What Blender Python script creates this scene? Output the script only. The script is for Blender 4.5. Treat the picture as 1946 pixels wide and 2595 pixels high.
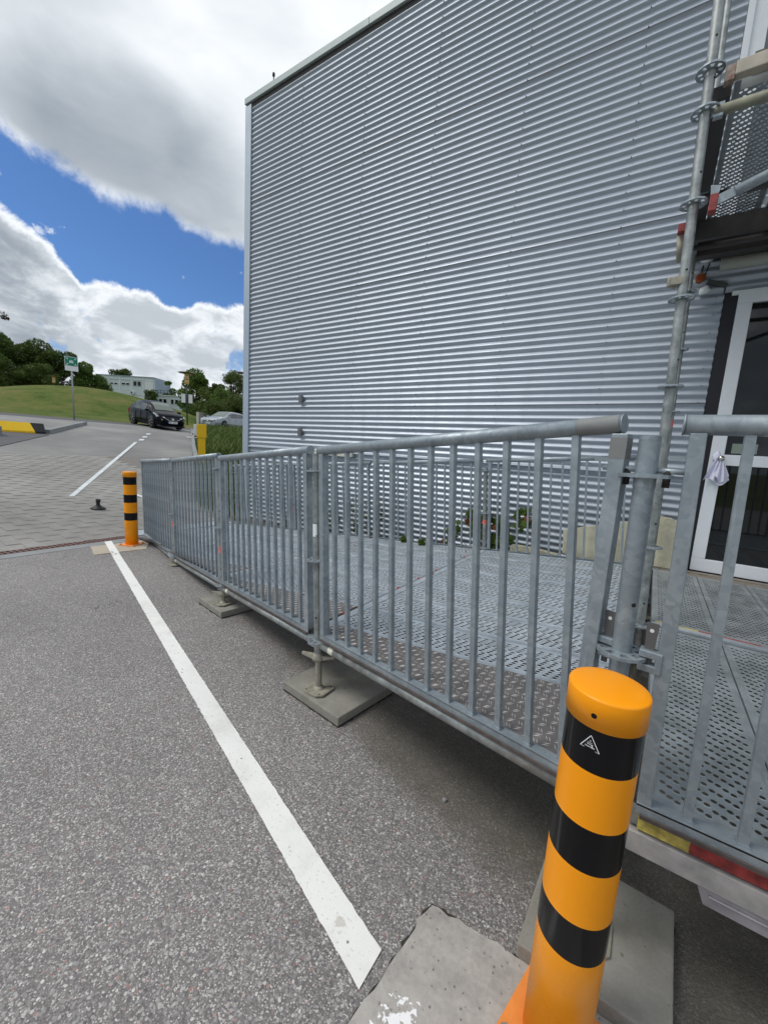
import bpy, math, random
from mathutils import Vector, Matrix, noise as mnoise
random.seed(7)
R = math.radians
for o in list(bpy.data.objects): bpy.data.objects.remove(o)
scn = bpy.context.scene
col = scn.collection

# ------------------------------------------------------------ camera
F, CX, CY, EYE = 1020.0, 973.0, 1297.5, 1.45          # focal length in photo pixels, centre, eye height
def _cam_axes():
    down = Vector((556-CX, 7997-CY, F)).normalized(); up = -down
    w = Vector((-580-CX, 1045-CY, F)); w -= w.dot(up)*up; w.normalize()
    X = -w; Y = up.cross(X)
    return X, Y, up
AX, AY, AZ = _cam_axes()
cd = bpy.data.cameras.new('camera'); cam = bpy.data.objects.new('camera', cd); col.objects.link(cam)
right = Vector((AX[0], AY[0], AZ[0])); upv = -Vector((AX[1], AY[1], AZ[1])); fwd = Vector((AX[2], AY[2], AZ[2]))
m = Matrix((right, upv, -fwd)).transposed().to_4x4(); m.translation = (0, 0, EYE)
cam.matrix_world = m
cd.sensor_fit = 'VERTICAL'; cd.sensor_height = 24.0; cd.lens = 24.0*F/2595.0
cd.clip_start = 0.05; cd.clip_end = 3000
scn.camera = cam

# ------------------------------------------------------------ colour management
vs = scn.view_settings
vs.view_transform = 'Standard'; vs.look = 'None'; vs.gamma = 1.0; vs.exposure = 0.52; vs.use_curve_mapping = False

# ------------------------------------------------------------ sky
SUN_DIR = Vector((-0.42, -0.36, 0.83)).normalized()
SUN_EL = math.asin(SUN_DIR.z); SUN_AZ = math.atan2(SUN_DIR.x, SUN_DIR.y)
world = bpy.data.worlds.new('World'); scn.world = world; world.use_nodes = True
wt = world.node_tree; wt.nodes.clear()
class NG:
    def __init__(s, t): s.t = t
    def n(s, ty, **kw):
        nd = s.t.nodes.new(ty)
        for k, v in kw.items():
            if k == 'ins':
                for kk, vv in v.items():
                    if hasattr(vv, 'is_output'): s.t.links.new(vv, nd.inputs[kk])
                    else: nd.inputs[kk].default_value = vv
            else: setattr(nd, k, v)
        return nd
    def math(s, op, a, b=None, c=None, clamp=False):
        nd = s.t.nodes.new('ShaderNodeMath'); nd.operation = op; nd.use_clamp = clamp
        for i, v in enumerate((a, b, c)):
            if v is None: continue
            if hasattr(v, 'is_output'): s.t.links.new(v, nd.inputs[i])
            else: nd.inputs[i].default_value = v
        return nd.outputs[0]
    def sstep(s, x, lo, hi, a=0.0, b=1.0):
        nd = s.t.nodes.new('ShaderNodeMapRange'); nd.interpolation_type = 'SMOOTHSTEP'
        for k, v in (('Value', x), ('From Min', lo), ('From Max', hi), ('To Min', a), ('To Max', b)):
            if hasattr(v, 'is_output'): s.t.links.new(v, nd.inputs[k])
            else: nd.inputs[k].default_value = v
        return nd.outputs[0]
    def mix(s, f, a, b, mode='MIX'):
        nd = s.t.nodes.new('ShaderNodeMix'); nd.data_type = 'RGBA'; nd.blend_type = mode
        for i, v in ((0, f), (6, a), (7, b)):
            if hasattr(v, 'is_output'): s.t.links.new(v, nd.inputs[i])
            elif i and len(v) == 3: nd.inputs[i].default_value = (*v, 1)
            else: nd.inputs[i].default_value = v
        return nd.outputs[2]
    def noise(s, vec, scale, detail=4, rough=0.5, dist=0.0):
        nd = s.n('ShaderNodeTexNoise', ins={'Scale': scale, 'Detail': detail, 'Roughness': rough, 'Distortion': dist})
        if vec is not None: s.t.links.new(vec, nd.inputs['Vector'])
        return nd.outputs[0]
    def ramp(s, x, pts):
        nd = s.t.nodes.new('ShaderNodeValToRGB'); s.t.links.new(x, nd.inputs[0])
        cr = nd.color_ramp
        while len(cr.elements) < len(pts): cr.elements.new(0.5)
        for e, (p, c) in zip(cr.elements, pts): e.position = p; e.color = (*c, 1)
        return nd.outputs[0]
W = NG(wt)
tc = W.n('ShaderNodeTexCoord'); dirn = W.n('ShaderNodeVectorMath', operation='NORMALIZE')
wt.links.new(tc.outputs['Generated'], dirn.inputs[0]); dv = dirn.outputs[0]
sep = W.n('ShaderNodeSeparateXYZ'); wt.links.new(dv, sep.inputs[0]); sx, sy, sz = sep.outputs
el = W.math('MULTIPLY', W.math('ARCSINE', sz), 57.2958)
az = W.math('MULTIPLY', W.math('ARCTAN2', sy, W.math('MULTIPLY', sx, -1.0)), 57.2958)
n1 = W.noise(dv, 3.2, 9, 0.62); n2 = W.noise(dv, 11.0, 10, 0.66, 0.3); n3 = W.noise(dv, 1.6, 5, 0.55)
big = W.math('MULTIPLY', W.math('SUBTRACT', n1, 0.5), 5.0)
fine = W.math('MULTIPLY', W.math('SUBTRACT', n2, 0.5), 5.5)
def curve(x, pts):       # degrees of azimuth -> degrees of elevation
    fc = W.n('ShaderNodeFloatCurve'); wt.links.new(W.math('DIVIDE', x, 60.0, clamp=True), fc.inputs['Value'])
    c = fc.mapping.curves[0]
    c.points[0].location = (pts[0][0]/60, pts[0][1]/60); c.points[1].location = (pts[-1][0]/60, pts[-1][1]/60)
    for a, b in pts[1:-1]: c.points.new(a/60, b/60)
    for p in c.points: p.handle_type = 'VECTOR'
    fc.mapping.update()
    return W.math('MULTIPLY', fc.outputs[0], 60.0)
top_edge = curve(az, [(0, 28.5), (14.6, 26.3), (18.9, 24.8), (22.1, 24.3), (27.6, 24.3), (30.8, 23.2), (37, 22.4), (60, 20)])
low_edge = curve(az, [(0, 20.5), (14.2, 20.0), (15.8, 19.4), (17.8, 18.4), (19.4, 16.9), (20.2, 15.6), (21.4, 16.3), (27.4, 16.1), (30, 15.2), (32, 16.0), (37.3, 16.6), (60, 16)])
elw = W.math('ADD', el, W.math('ADD', W.math('MULTIPLY', big, 0.35), W.math('MULTIPLY', fine, 0.75)))
elt = W.math('ADD', el, W.math('ADD', W.math('MULTIPLY', big, 0.7), W.math('MULTIPLY', fine, 0.8)))
m_top = W.sstep(W.math('SUBTRACT', elt, top_edge), -0.7, 0.9)
m_low = W.sstep(W.math('SUBTRACT', low_edge, elw), -0.12, 0.55)
gap = W.sstep(W.noise(dv, 7.5, 8, 0.6, 0.2), 0.60, 0.67)                        # small blue holes low in the cumulus
m_low = W.math('MULTIPLY', m_low, W.math('SUBTRACT', 1.0, W.math('MULTIPLY', gap, W.sstep(el, 14.5, 12.0, 0.0, 0.8))))
wisp = W.math('MULTIPLY', W.sstep(W.noise(dv, 16.0, 6, 0.6, 0.4), 0.66, 0.74), 0.55)
m_c = W.math('MAXIMUM', W.math('MAXIMUM', m_top, m_low), wisp)
m_gen = W.sstep(W.noise(dv, 2.6, 9, 0.6, 0.3), 0.40, 0.50)                      # the rest of the sky: broken cloud as in view
inview = W.math('MULTIPLY', W.sstep(az, 0, 8), W.sstep(az, 60, 48))
mask = W.math('ADD', W.math('MULTIPLY', m_c, inview), W.math('MULTIPLY', m_gen, W.math('SUBTRACT', 1.0, inview)))
# cloud brightness
mp = W.n('ShaderNodeMapping'); mp.inputs['Scale'].default_value = (1.0, 1.0, 2.1); wt.links.new(dv, mp.inputs[0]); fl = mp.outputs[0]
cb = W.noise(fl, 2.6, 6, 0.5, 0.1)
d0 = W.math('DIVIDE', W.math('SUBTRACT', az, 26.5), 11.0); e0 = W.math('DIVIDE', W.math('SUBTRACT', el, 27.5), 5.5)
grey = W.sstep(W.math('ADD', W.math('MULTIPLY', d0, d0), W.math('MULTIPLY', e0, e0)), 2.3, 0.1)     # heavy base of the big cloud
depth = W.math('SUBTRACT', low_edge, elw)
up_part = W.sstep(W.math('SUBTRACT', el, top_edge), -1.0, 1.0)
puff = W.noise(fl, 8.5, 9, 0.58, 0.35)                                      # separate heaps low down
lumpy = W.sstep(puff, 0.40, 0.62)
low_b = W.math('ADD', 0.60, W.math('MULTIPLY', lumpy, 0.32))
low_b = W.math('MAXIMUM', low_b, W.sstep(depth, 2.2, 0.3, 0.0, 0.97))            # sunlit upper rims
low_b = W.math('SUBTRACT', low_b, W.math('MULTIPLY', W.math('MULTIPLY', W.sstep(az, 20.0, 15.5), W.sstep(depth, 0.8, 2.6)), 0.22))
top_b = W.math('ADD', 0.86, W.math('MULTIPLY', W.math('SUBTRACT', cb, 0.5), 0.55))
top_b = W.math('SUBTRACT', top_b, W.math('MULTIPLY', grey, 0.40))
top_b = W.math('ADD', top_b, W.math('MULTIPLY', W.math('SUBTRACT', W.noise(fl, 6.0, 6, 0.5, 0.3), 0.5), 0.42))
bright = W.math('ADD', W.math('MULTIPLY', top_b, up_part), W.math('MULTIPLY', low_b, W.math('SUBTRACT', 1.0, up_part)))
bright = W.math('MINIMUM', W.math('MAXIMUM', bright, 0.33), 1.0)
ccol = W.ramp(bright, [(0.3, (0.20, 0.235, 0.275)), (0.55, (0.34, 0.375, 0.415)), (0.8, (0.56, 0.595, 0.63)), (1.0, (0.735, 0.755, 0.775))])
ccol10 = W.mix(1.0, ccol, (10.0, 10.0, 10.0), 'MULTIPLY')
sky = W.n('ShaderNodeTexSky', sky_type='NISHITA', sun_disc=False, sun_elevation=SUN_EL, sun_rotation=SUN_AZ, altitude=100, air_density=1.0, dust_density=0.3, ozone_density=3.0)
blue = W.mix(1.0, sky.outputs[0], (0.44, 0.60, 0.80), 'MULTIPLY')
skyc = W.mix(mask, blue, ccol10)
bg = W.n('ShaderNodeBackground', ins={'Strength': 0.1}); wt.links.new(skyc, bg.inputs[0])
wo = W.n('ShaderNodeOutputWorld'); wt.links.new(bg.outputs[0], wo.inputs[0])

# ------------------------------------------------------------ sun (behind thin cloud)
sd = bpy.data.lights.new('sun', 'SUN'); sd.energy = 1.3; sd.angle = R(24); sd.color = (1.0, 0.965, 0.91)
sun = bpy.data.objects.new('sun', sd); col.objects.link(sun)
sun.rotation_euler = (-SUN_DIR).to_track_quat('-Z', 'Y').to_euler(); sun.location = (0, 0, 30)

# ============================================================ materials
MATS = {}
def material(name, base, rough=0.5, metal=0.0, var=0.0, vscale=5.0, bump=0.0, bscale=60.0, spec=0.5, build=None, coat=0.0, var2=None):
    if name in MATS: return MATS[name]
    mt = bpy.data.materials.new(name); mt.use_nodes = True; t = mt.node_tree; g = NG(t)
    p = t.nodes['Principled BSDF']
    p.inputs['Base Color'].default_value = (*base, 1); p.inputs['Roughness'].default_value = rough
    p.inputs['Metallic'].default_value = metal; p.inputs['Specular IOR Level'].default_value = spec
    p.inputs['Coat Weight'].default_value = coat; p.inputs['Coat Roughness'].default_value = 0.05
    obc = t.nodes.new('ShaderNodeTexCoord').outputs['Object']
    if var:
        v = g.noise(obc, vscale, 6, 0.6)
        lo = tuple(c*(1-var) for c in base); hi = var2 or tuple(min(1, c*(1+var)) for c in base)
        t.links.new(g.ramp(v, [(0.3, lo), (0.7, hi)]), p.inputs['Base Color'])
        t.links.new(g.sstep(v, 0.3, 0.7, max(0.02, rough-0.07), min(1, rough+0.07)), p.inputs['Roughness'])
    if bump:
        b = g.n('ShaderNodeBump', ins={'Strength': bump, 'Distance': 0.004}); t.links.new(g.noise(obc, bscale, 5, 0.6), b.inputs['Height'])
        t.links.new(b.outputs[0], p.inputs['Normal'])
    if build: build(g, t, p, obc)
    MATS[name] = mt
    return mt

def b_galv(g, t, p, o):
    vo = g.n('ShaderNodeTexVoronoi', ins={'Scale': 52.0, 'Randomness': 1.0})
    vec = g.n('ShaderNodeVectorMath', operation='ADD'); t.links.new(o, vec.inputs[0])
    nn = g.n('ShaderNodeTexNoise', ins={'Scale': 14.0, 'Detail': 3}); t.links.new(o, nn.inputs['Vector'])
    sc = g.n('ShaderNodeVectorMath', operation='SCALE'); t.links.new(nn.outputs[1], sc.inputs[0]); sc.inputs['Scale'].default_value = 0.05
    t.links.new(sc.outputs[0], vec.inputs[1]); t.links.new(vec.outputs[0], vo.inputs['Vector'])
    sp = g.n('ShaderNodeSeparateColor'); t.links.new(vo.outputs['Color'], sp.inputs[0])
    patch = g.noise(o, 6.0, 5, 0.6)
    mpp = g.n('ShaderNodeMapping'); mpp.inputs['Scale'].default_value = (60.0, 60.0, 4.0); t.links.new(o, mpp.inputs[0]); drip = g.noise(mpp.outputs[0], 1.0, 4, 0.6)
    v = g.math('ADD', g.math('MULTIPLY', sp.outputs[0], 0.20), g.math('MULTIPLY', patch, 1.0))
    gm_ = g.t.nodes.new('ShaderNodeMix'); gm_.data_type = 'RGBA'
    t.links.new(g.ramp(v, [(0.3, (0.215, 0.255, 0.28)), (0.6, (0.30, 0.345, 0.37)), (0.9, (0.44, 0.49, 0.515))]), gm_.inputs[6]); t.links.new(g.sstep(drip, 0.62, 0.72, 0.0, 0.35), gm_.inputs[0]); gm_.inputs[7].default_value = (0.50, 0.55, 0.57, 1); t.links.new(gm_.outputs[2], p.inputs['Base Color'])
    t.links.new(g.sstep(v, 0.3, 0.9, 0.58, 0.40), p.inputs['Roughness'])
M_galv = material('galvanised_steel', (0.36, 0.41, 0.43), 0.5, 0.55, build=b_galv)
def b_oldgalv(g, t, p, o):
    v = g.noise(o, 18.0, 6, 0.65); w = g.noise(o, 3.5, 4, 0.6)
    c = g.ramp(v, [(0.3, (0.19, 0.20, 0.19)), (0.55, (0.33, 0.35, 0.34)), (0.75, (0.45, 0.47, 0.46))])
    c = g.mix(g.sstep(w, 0.6, 0.75, 0, 0.35), c, (0.36, 0.34, 0.28)); t.links.new(c, p.inputs['Base Color'])
    t.links.new(g.sstep(v, 0.3, 0.7, 0.36, 0.55), p.inputs['Roughness'])
M_tube = material('weathered_scaffold_steel', (0.4, 0.42, 0.42), 0.45, 0.6, build=b_oldgalv)
M_deck = material('deck_steel', (0.46, 0.51, 0.55), 0.48, 0.5, var=0.25, vscale=5.0)
M_deck2 = material('landing_deck_steel', (0.36, 0.39, 0.40), 0.5, 0.55, var=0.28, vscale=7.0)
M_jack = material('jack_steel', (0.33, 0.31, 0.25), 0.7, 0.35, var=0.25, vscale=30)
M_dark = material('dark_gap', (0.02, 0.019, 0.018), 0.8)
M_rust = material('brown_edge', (0.085, 0.068, 0.06), 0.8, var=0.4, vscale=20)
def b_clad(g, t, p, o):
    v = g.noise(o, 0.8, 4, 0.6)
    mp = g.n('ShaderNodeMapping'); mp.inputs['Scale'].default_value = (7.0, 7.0, 0.5); t.links.new(o, mp.inputs[0])
    st = g.noise(mp.outputs[0], 1.0, 6, 0.65)                       # rain streaks
    sep = g.n('ShaderNodeSeparateXYZ'); t.links.new(o, sep.inputs[0])
    lowd = g.math('MULTIPLY', g.sstep(sep.outputs[2], 1.6, 0.2), g.sstep(g.noise(o, 4.0, 5, 0.6), 0.4, 0.65))
    c = g.ramp(v, [(0.3, (0.375, 0.42, 0.475)), (0.7, (0.43, 0.475, 0.53))])
    c = g.mix(g.sstep(st, 0.50, 0.72, 0.0, 0.22), c, (0.34, 0.36, 0.37))
    c = g.mix(g.math('MULTIPLY', lowd, 0.35), c, (0.22, 0.21, 0.19)); t.links.new(c, p.inputs['Base Color'])
    t.links.new(g.sstep(st, 0.35, 0.7, 0.42, 0.50), p.inputs['Roughness'])
    b = g.n('ShaderNodeBump', ins={'Strength': 0.12, 'Distance': 0.02}); t.links.new(g.noise(o, 2.2, 3, 0.5), b.inputs['Height']); t.links.new(b.outputs[0], p.inputs['Normal'])
M_clad = material('silver_cladding', (0.5, 0.52, 0.56), 0.45, 0.42, build=b_clad)
M_trim = material('parapet_trim', (0.40, 0.46, 0.45), 0.5, 0.1, var=0.06, vscale=2)
M_trim2 = material('corner_trim', (0.44, 0.50, 0.56), 0.42, 0.45, var=0.05, vscale=2)
M_white = material('white_frame', (0.74, 0.77, 0.80), 0.35, 0.0, var=0.03, vscale=3)
M_glass = material('dark_glass', (0.006, 0.007, 0.008), 0.03, 0.0, spec=0.6)
M_glass2 = material('car_glass', (0.02, 0.03, 0.04), 0.03, 0.0, spec=0.9)
def b_cream(g, t, p, o):
    w1 = g.n('ShaderNodeTexWave', wave_type='BANDS', bands_direction='Z', ins={'Scale': 28.0, 'Distortion': 1.5, 'Detail': 2.0}); t.links.new(o, w1.inputs['Vector'])
    w2 = g.n('ShaderNodeTexWave', wave_type='BANDS', bands_direction='X', ins={'Scale': 28.0, 'Distortion': 1.5, 'Detail': 2.0}); t.links.new(o, w2.inputs['Vector'])
    weave = g.math('MULTIPLY', w1.outputs[1], w2.outputs[1]); v = g.noise(o, 5, 6, 0.65)
    c = g.ramp(g.math('ADD', g.math('MULTIPLY', v, 0.8), g.math('MULTIPLY', weave, 0.2)), [(0.32, (0.46, 0.43, 0.30)), (0.5, (0.62, 0.59, 0.44)), (0.7, (0.70, 0.67, 0.52))]); t.links.new(c, p.inputs['Base Color'])
    b = g.n('ShaderNodeBump', ins={'Strength': 0.6, 'Distance': 0.006}); t.links.new(g.math('ADD', weave, g.math('MULTIPLY', v, 3.0)), b.inputs['Height']); t.links.new(b.outputs[0], p.inputs['Normal'])
M_cream = material('cream_insulation', (0.66, 0.63, 0.47), 0.85, build=b_cream)
M_creamp = material('cream_plastic', (0.62, 0.60, 0.50), 0.6, var=0.08, vscale=9)
def b_conc(g, t, p, o):
    v = g.noise(o, 5, 7, 0.65); f = g.noise(o, 120, 4, 0.7); st = g.sstep(g.noise(o, 2.4, 5, 0.6, 0.6), 0.50, 0.66)
    c = g.ramp(g.math('ADD', g.math('MULTIPLY', v, 0.75), g.math('MULTIPLY', f, 0.25)), [(0.35, (0.20, 0.19, 0.155)), (0.5, (0.265, 0.255, 0.22)), (0.65, (0.33, 0.315, 0.28))])
    c = g.mix(g.math('MULTIPLY', st, 0.35), c, (0.13, 0.12, 0.095))
    c = g.mix(g.sstep(g.noise(o, 55, 3, 0.5), 0.68, 0.72, 0, 0.6), c, (0.09, 0.085, 0.07)); t.links.new(c, p.inputs['Base Color'])
    b = g.n('ShaderNodeBump', ins={'Strength': 0.4, 'Distance': 0.003}); t.links.new(f, b.inputs['Height']); t.links.new(b.outputs[0], p.inputs['Normal'])
M_conc = material('concrete_slab', (0.26, 0.25, 0.215), 0.9, build=b_conc)
M_orange = material('orange_paint', (0.95, 0.33, 0.001), 0.32, 0.0, var=0.03, vscale=4, spec=0.35)
M_black = material('black_band', (0.004, 0.004, 0.005), 0.14, 0.0, spec=0.3)
M_flange = material('faded_orange_paint', (0.80, 0.27, 0.05), 0.55, var=0.1, vscale=20)
M_mark = material('reflective_mark', (0.75, 0.75, 0.75), 0.4)
M_coral = material('coral_tape', (0.70, 0.16, 0.14), 0.6, var=0.3, vscale=60)
M_label = material('white_label', (0.8, 0.82, 0.82), 0.5)
M_red = material('red_paint', (0.30, 0.04, 0.035), 0.7, var=0.5, vscale=35)
M_yel = material('yellow_paint', (0.50, 0.40, 0.09), 0.7, var=0.45, vscale=40)
M_yel2 = material('signal_yellow', (0.92, 0.56, 0.003), 0.45, var=0.03)
M_blk = material('black_rubber', (0.012, 0.012, 0.013), 0.6, var=0.2, vscale=30)
M_timber = material('old_timber', (0.20, 0.18, 0.15), 0.85, var=0.3, vscale=14)
M_beam = material('worn_painted_beam', (0.33, 0.33, 0.31), 0.65, var=0.25, vscale=14, var2=(0.48, 0.45, 0.43))
M_drain = material('rusty_drain', (0.17, 0.10, 0.085), 0.8, var=0.3, vscale=30)
M_kerb = material('kerb_concrete', (0.24, 0.25, 0.25), 0.9, var=0.15, vscale=3, bump=0.3)
M_cloth = material('white_cloth', (0.72, 0.72, 0.84), 0.85)
M_green = material('safety_green', (0.0, 0.22, 0.12), 0.45)
M_cont = material('container_wall', (0.53, 0.60, 0.60), 0.5, var=0.05, vscale=2)
M_cont2 = material('container_end', (0.28, 0.35, 0.42), 0.5, var=0.05, vscale=2)
M_shut = material('white_shutter', (0.66, 0.69, 0.68), 0.55)
M_bark = material('bark', (0.07, 0.05, 0.035), 0.9, var=0.3, vscale=4)
M_lamp = material('amber_lamp_glass', (0.62, 0.42, 0.16), 0.25)
M_bronze = material('bronze_lamp_metal', (0.22, 0.15, 0.08), 0.4, 0.5)
M_pole = material('black_pole', (0.02, 0.02, 0.022), 0.5)
M_blackcar = material('black_car_paint', (0.002, 0.003, 0.006), 0.22, 0.0, spec=0.14)
M_silvercar = material('silver_car_paint', (0.30, 0.33, 0.35), 0.3, 0.4, coat=0.4)
M_head = material('headlight_glass', (0.75, 0.78, 0.85), 0.1, 0.2)
M_tail = material('red_taillight', (0.6, 0.02, 0.03), 0.2)
M_rim = material('alloy_rim', (0.5, 0.5, 0.5), 0.3, 0.7)

def b_asph(g, t, p, o):
    # aggregate in dark binder: two sizes of stones, each with a colour of its own
    def stones(scale, thr):
        vo = g.n('ShaderNodeTexVoronoi', ins={'Scale': scale, 'Randomness': 1.0}); t.links.new(o, vo.inputs['Vector'])
        s = g.n('ShaderNodeSeparateColor'); t.links.new(vo.outputs['Color'], s.inputs[0])
        mk = g.math('MULTIPLY', g.sstep(vo.outputs['Distance'], 0.62, 0.50), 1.0)
        return s.outputs, mk, vo.outputs['Distance']
    (r1, g1, b1), k1, d1 = stones(120.0, 0.4)
    (r2, g2, b2), k2, d2 = stones(230.0, 0.4)
    c1 = g.ramp(r1, [(0.0, (0.060, 0.056, 0.058)), (0.35, (0.105, 0.098, 0.098)), (0.7, (0.155, 0.15, 0.147)), (0.92, (0.215, 0.213, 0.205)), (1.0, (0.31, 0.31, 0.29))])
    c2 = g.ramp(r2, [(0.0, (0.055, 0.052, 0.053)), (0.5, (0.12, 0.113, 0.112)), (0.8, (0.19, 0.185, 0.18)), (1.0, (0.33, 0.32, 0.30))])
    c1 = g.mix(g.math('MULTIPLY', g.sstep(g1, 0.97, 0.98), 0.5), c1, (0.22, 0.10, 0.08))
    base = g.mix(g.noise(o, 3.0, 5, 0.6), (0.072, 0.068, 0.067), (0.098, 0.093, 0.090))
    c = g.mix(k2, base, c2); c = g.mix(g.math('MULTIPLY', k1, g.sstep(g1, 0.45, 0.5)), c, c1)
    big = g.noise(o, 0.7, 5, 0.6)
    c = g.mix(1.0, c, g.ramp(big, [(0.3, (1.60, 1.57, 1.54)), (0.5, (1.88, 1.85, 1.81)), (0.7, (2.14, 2.10, 2.05))]), 'MULTIPLY')
    # hairline cracks and old tyre-darkened lanes
    wv = g.n('ShaderNodeTexVoronoi', feature='DISTANCE_TO_EDGE', ins={'Scale': 0.55, 'Randomness': 1.0})
    wn = g.n('ShaderNodeTexNoise', ins={'Scale': 2.5, 'Detail': 6}); t.links.new(o, wn.inputs['Vector'])
    wa = g.n('ShaderNodeVectorMath', operation='MULTIPLY_ADD'); t.links.new(wn.outputs[1], wa.inputs[0]); wa.inputs[1].default_value = (0.5, 0.5, 0.5); t.links.new(o, wa.inputs[2]); t.links.new(wa.outputs[0], wv.inputs['Vector'])
    crack = g.math('MULTIPLY', g.sstep(wv.outputs['Distance'], 0.0035, 0.0012), g.sstep(g.noise(o, 0.9, 3, 0.5), 0.52, 0.6))
    c = g.mix(g.math('MULTIPLY', crack, 0.55), c, (0.035, 0.033, 0.032))
    blot = g.sstep(g.noise(o, 1.7, 5, 0.6, 0.4), 0.62, 0.72)
    c = g.mix(g.math('MULTIPLY', blot, 0.22), c, (0.06, 0.056, 0.052))
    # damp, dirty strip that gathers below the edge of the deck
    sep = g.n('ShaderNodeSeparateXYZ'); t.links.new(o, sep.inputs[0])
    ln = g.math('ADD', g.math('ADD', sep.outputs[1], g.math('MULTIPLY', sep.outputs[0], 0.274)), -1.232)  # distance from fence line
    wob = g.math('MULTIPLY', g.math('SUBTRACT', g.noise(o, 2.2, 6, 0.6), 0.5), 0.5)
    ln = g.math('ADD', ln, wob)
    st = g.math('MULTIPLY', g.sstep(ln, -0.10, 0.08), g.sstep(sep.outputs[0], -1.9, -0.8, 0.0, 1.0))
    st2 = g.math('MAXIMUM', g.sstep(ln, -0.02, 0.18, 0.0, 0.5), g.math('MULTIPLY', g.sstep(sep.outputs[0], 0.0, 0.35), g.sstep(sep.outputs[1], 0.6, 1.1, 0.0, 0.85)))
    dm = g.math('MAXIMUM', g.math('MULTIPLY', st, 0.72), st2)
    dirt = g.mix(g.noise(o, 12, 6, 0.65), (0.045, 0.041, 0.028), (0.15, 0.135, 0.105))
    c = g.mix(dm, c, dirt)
    t.links.new(c, p.inputs['Base Color'])
    b = g.n('ShaderNodeBump', ins={'Strength': 0.55, 'Distance': 0.003})
    t.links.new(g.math('SUBTRACT', g.math('MULTIPLY', k1, 0.7), g.math('MULTIPLY', d2, 0.6)), b.inputs['Height']); t.links.new(b.outputs[0], p.inputs['Normal'])
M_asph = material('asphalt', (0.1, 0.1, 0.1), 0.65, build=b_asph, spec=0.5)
def b_asph2(g, t, p, o):
    v = g.noise(o, 60, 4, 0.7); w = g.noise(o, 0.5, 4, 0.6)
    c = g.ramp(v, [(0.35, (0.085, 0.086, 0.09)), (0.65, (0.14, 0.14, 0.145))]); t.links.new(c, p.inputs['Base Color'])
M_asph2 = material('far_asphalt', (0.1, 0.1, 0.1), 0.9, build=b_asph2, spec=0.2)
def b_line(g, t, p, o):
    a = g.noise(o, 26, 8, 0.7, 0.3); f = g.noise(o, 5, 6, 0.65)
    c = g.mix(g.sstep(f, 0.45, 0.72, 0, 0.75), (0.80, 0.80, 0.76), (0.66, 0.64, 0.60))
    sep = g.n('ShaderNodeSeparateXYZ'); t.links.new(o, sep.inputs[0])
    worn = g.sstep(sep.outputs[0], -2.0, -5.0, 0.69, 0.60)          # more worn at the far end
    c = g.mix(g.sstep(a, worn, g.math('ADD', worn, 0.03)), c, (0.17, 0.165, 0.16))
    dx = g.math('DIVIDE', g.math('ADD', sep.outputs[0], 0.62), 0.020); dy = g.math('DIVIDE', g.math('ADD', sep.outputs[1], -0.835), 0.013)
    rr = g.math('ADD', g.math('ADD', g.math('MULTIPLY', dx, dx), g.math('MULTIPLY', dy, dy)), g.math('MULTIPLY', g.math('SUBTRACT', g.noise(o, 70, 5, 0.65), 0.5), 9.0))
    c = g.mix(g.sstep(rr, 1.6, 0.6, 0, 0.5), c, (0.42, 0.36, 0.30))
    c = g.mix(g.sstep(g.noise(o, 95, 4, 0.65), 0.60, 0.68, 0, 0.55), c, (0.36, 0.345, 0.33)); c = g.mix(g.sstep(g.noise(o, 1.3, 5, 0.6), 0.45, 0.7, 0, 0.22), c, (0.45, 0.44, 0.41))
    t.links.new(c, p.inputs['Base Color'])
    b = g.n('ShaderNodeBump', ins={'Strength': 0.5, 'Distance': 0.002}); t.links.new(g.noise(o, 170, 4, 0.6), b.inputs['Height']); t.links.new(b.outputs[0], p.inputs['Normal'])
M_line = material('white_road_paint', (0.8, 0.8, 0.78), 0.75, build=b_line)
M_line2 = material('far_road_paint', (0.58, 0.62, 0.62), 0.8, var=0.2, vscale=6)
def b_stone(g, t, p, o):
    vo = g.n('ShaderNodeTexVoronoi', ins={'Scale': 64.0, 'Randomness': 1.0}); t.links.new(o, vo.inputs['Vector'])
    s = g.n('ShaderNodeSeparateColor'); t.links.new(vo.outputs['Color'], s.inputs[0])
    dots = g.math('MULTIPLY', g.sstep(vo.outputs['Distance'], g.math('ADD', g.math('MULTIPLY', s.outputs[1], 0.30), 0.08), 0.05), g.sstep(s.outputs[0], 0.42, 0.48))
    v = g.noise(o, 9, 7, 0.65); f = g.noise(o, 60, 5, 0.7)
    c = g.ramp(g.math('ADD', g.math('MULTIPLY', v, 0.6), g.math('MULTIPLY', f, 0.4)), [(0.35, (0.28, 0.265, 0.245)), (0.5, (0.37, 0.35, 0.32)), (0.65, (0.46, 0.435, 0.40))])
    c = g.mix(g.math('MULTIPLY', dots, 0.8), c, (0.085, 0.075, 0.085))
    # splash of leftover white paint
    sep = g.n('ShaderNodeSeparateXYZ'); t.links.new(o, sep.inputs[0])
    dx = g.math('DIVIDE', g.math('ADD', sep.outputs[0], 0.345), 0.065); dy = g.math('DIVIDE', g.math('ADD', sep.outputs[1], -0.69), 0.115)
    rr = g.math('ADD', g.math('MULTIPLY', dx, dx), g.math('MULTIPLY', dy, dy))
    rr = g.math('ADD', rr, g.math('MULTIPLY', g.math('SUBTRACT', g.noise(o, 45, 5, 0.6), 0.5), 5.5))
    c = g.mix(g.sstep(rr, 0.75, 0.6), c, (0.82, 0.82, 0.82))
    t.links.new(c, p.inputs['Base Color'])
    b = g.n('ShaderNodeBump', ins={'Strength': 0.4, 'Distance': 0.003}); t.links.new(f, b.inputs['Height']); t.links.new(b.outputs[0], p.inputs['Normal'])
M_stone = material('cast_concrete', (0.4, 0.36, 0.32), 0.85, build=b_stone)
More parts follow.
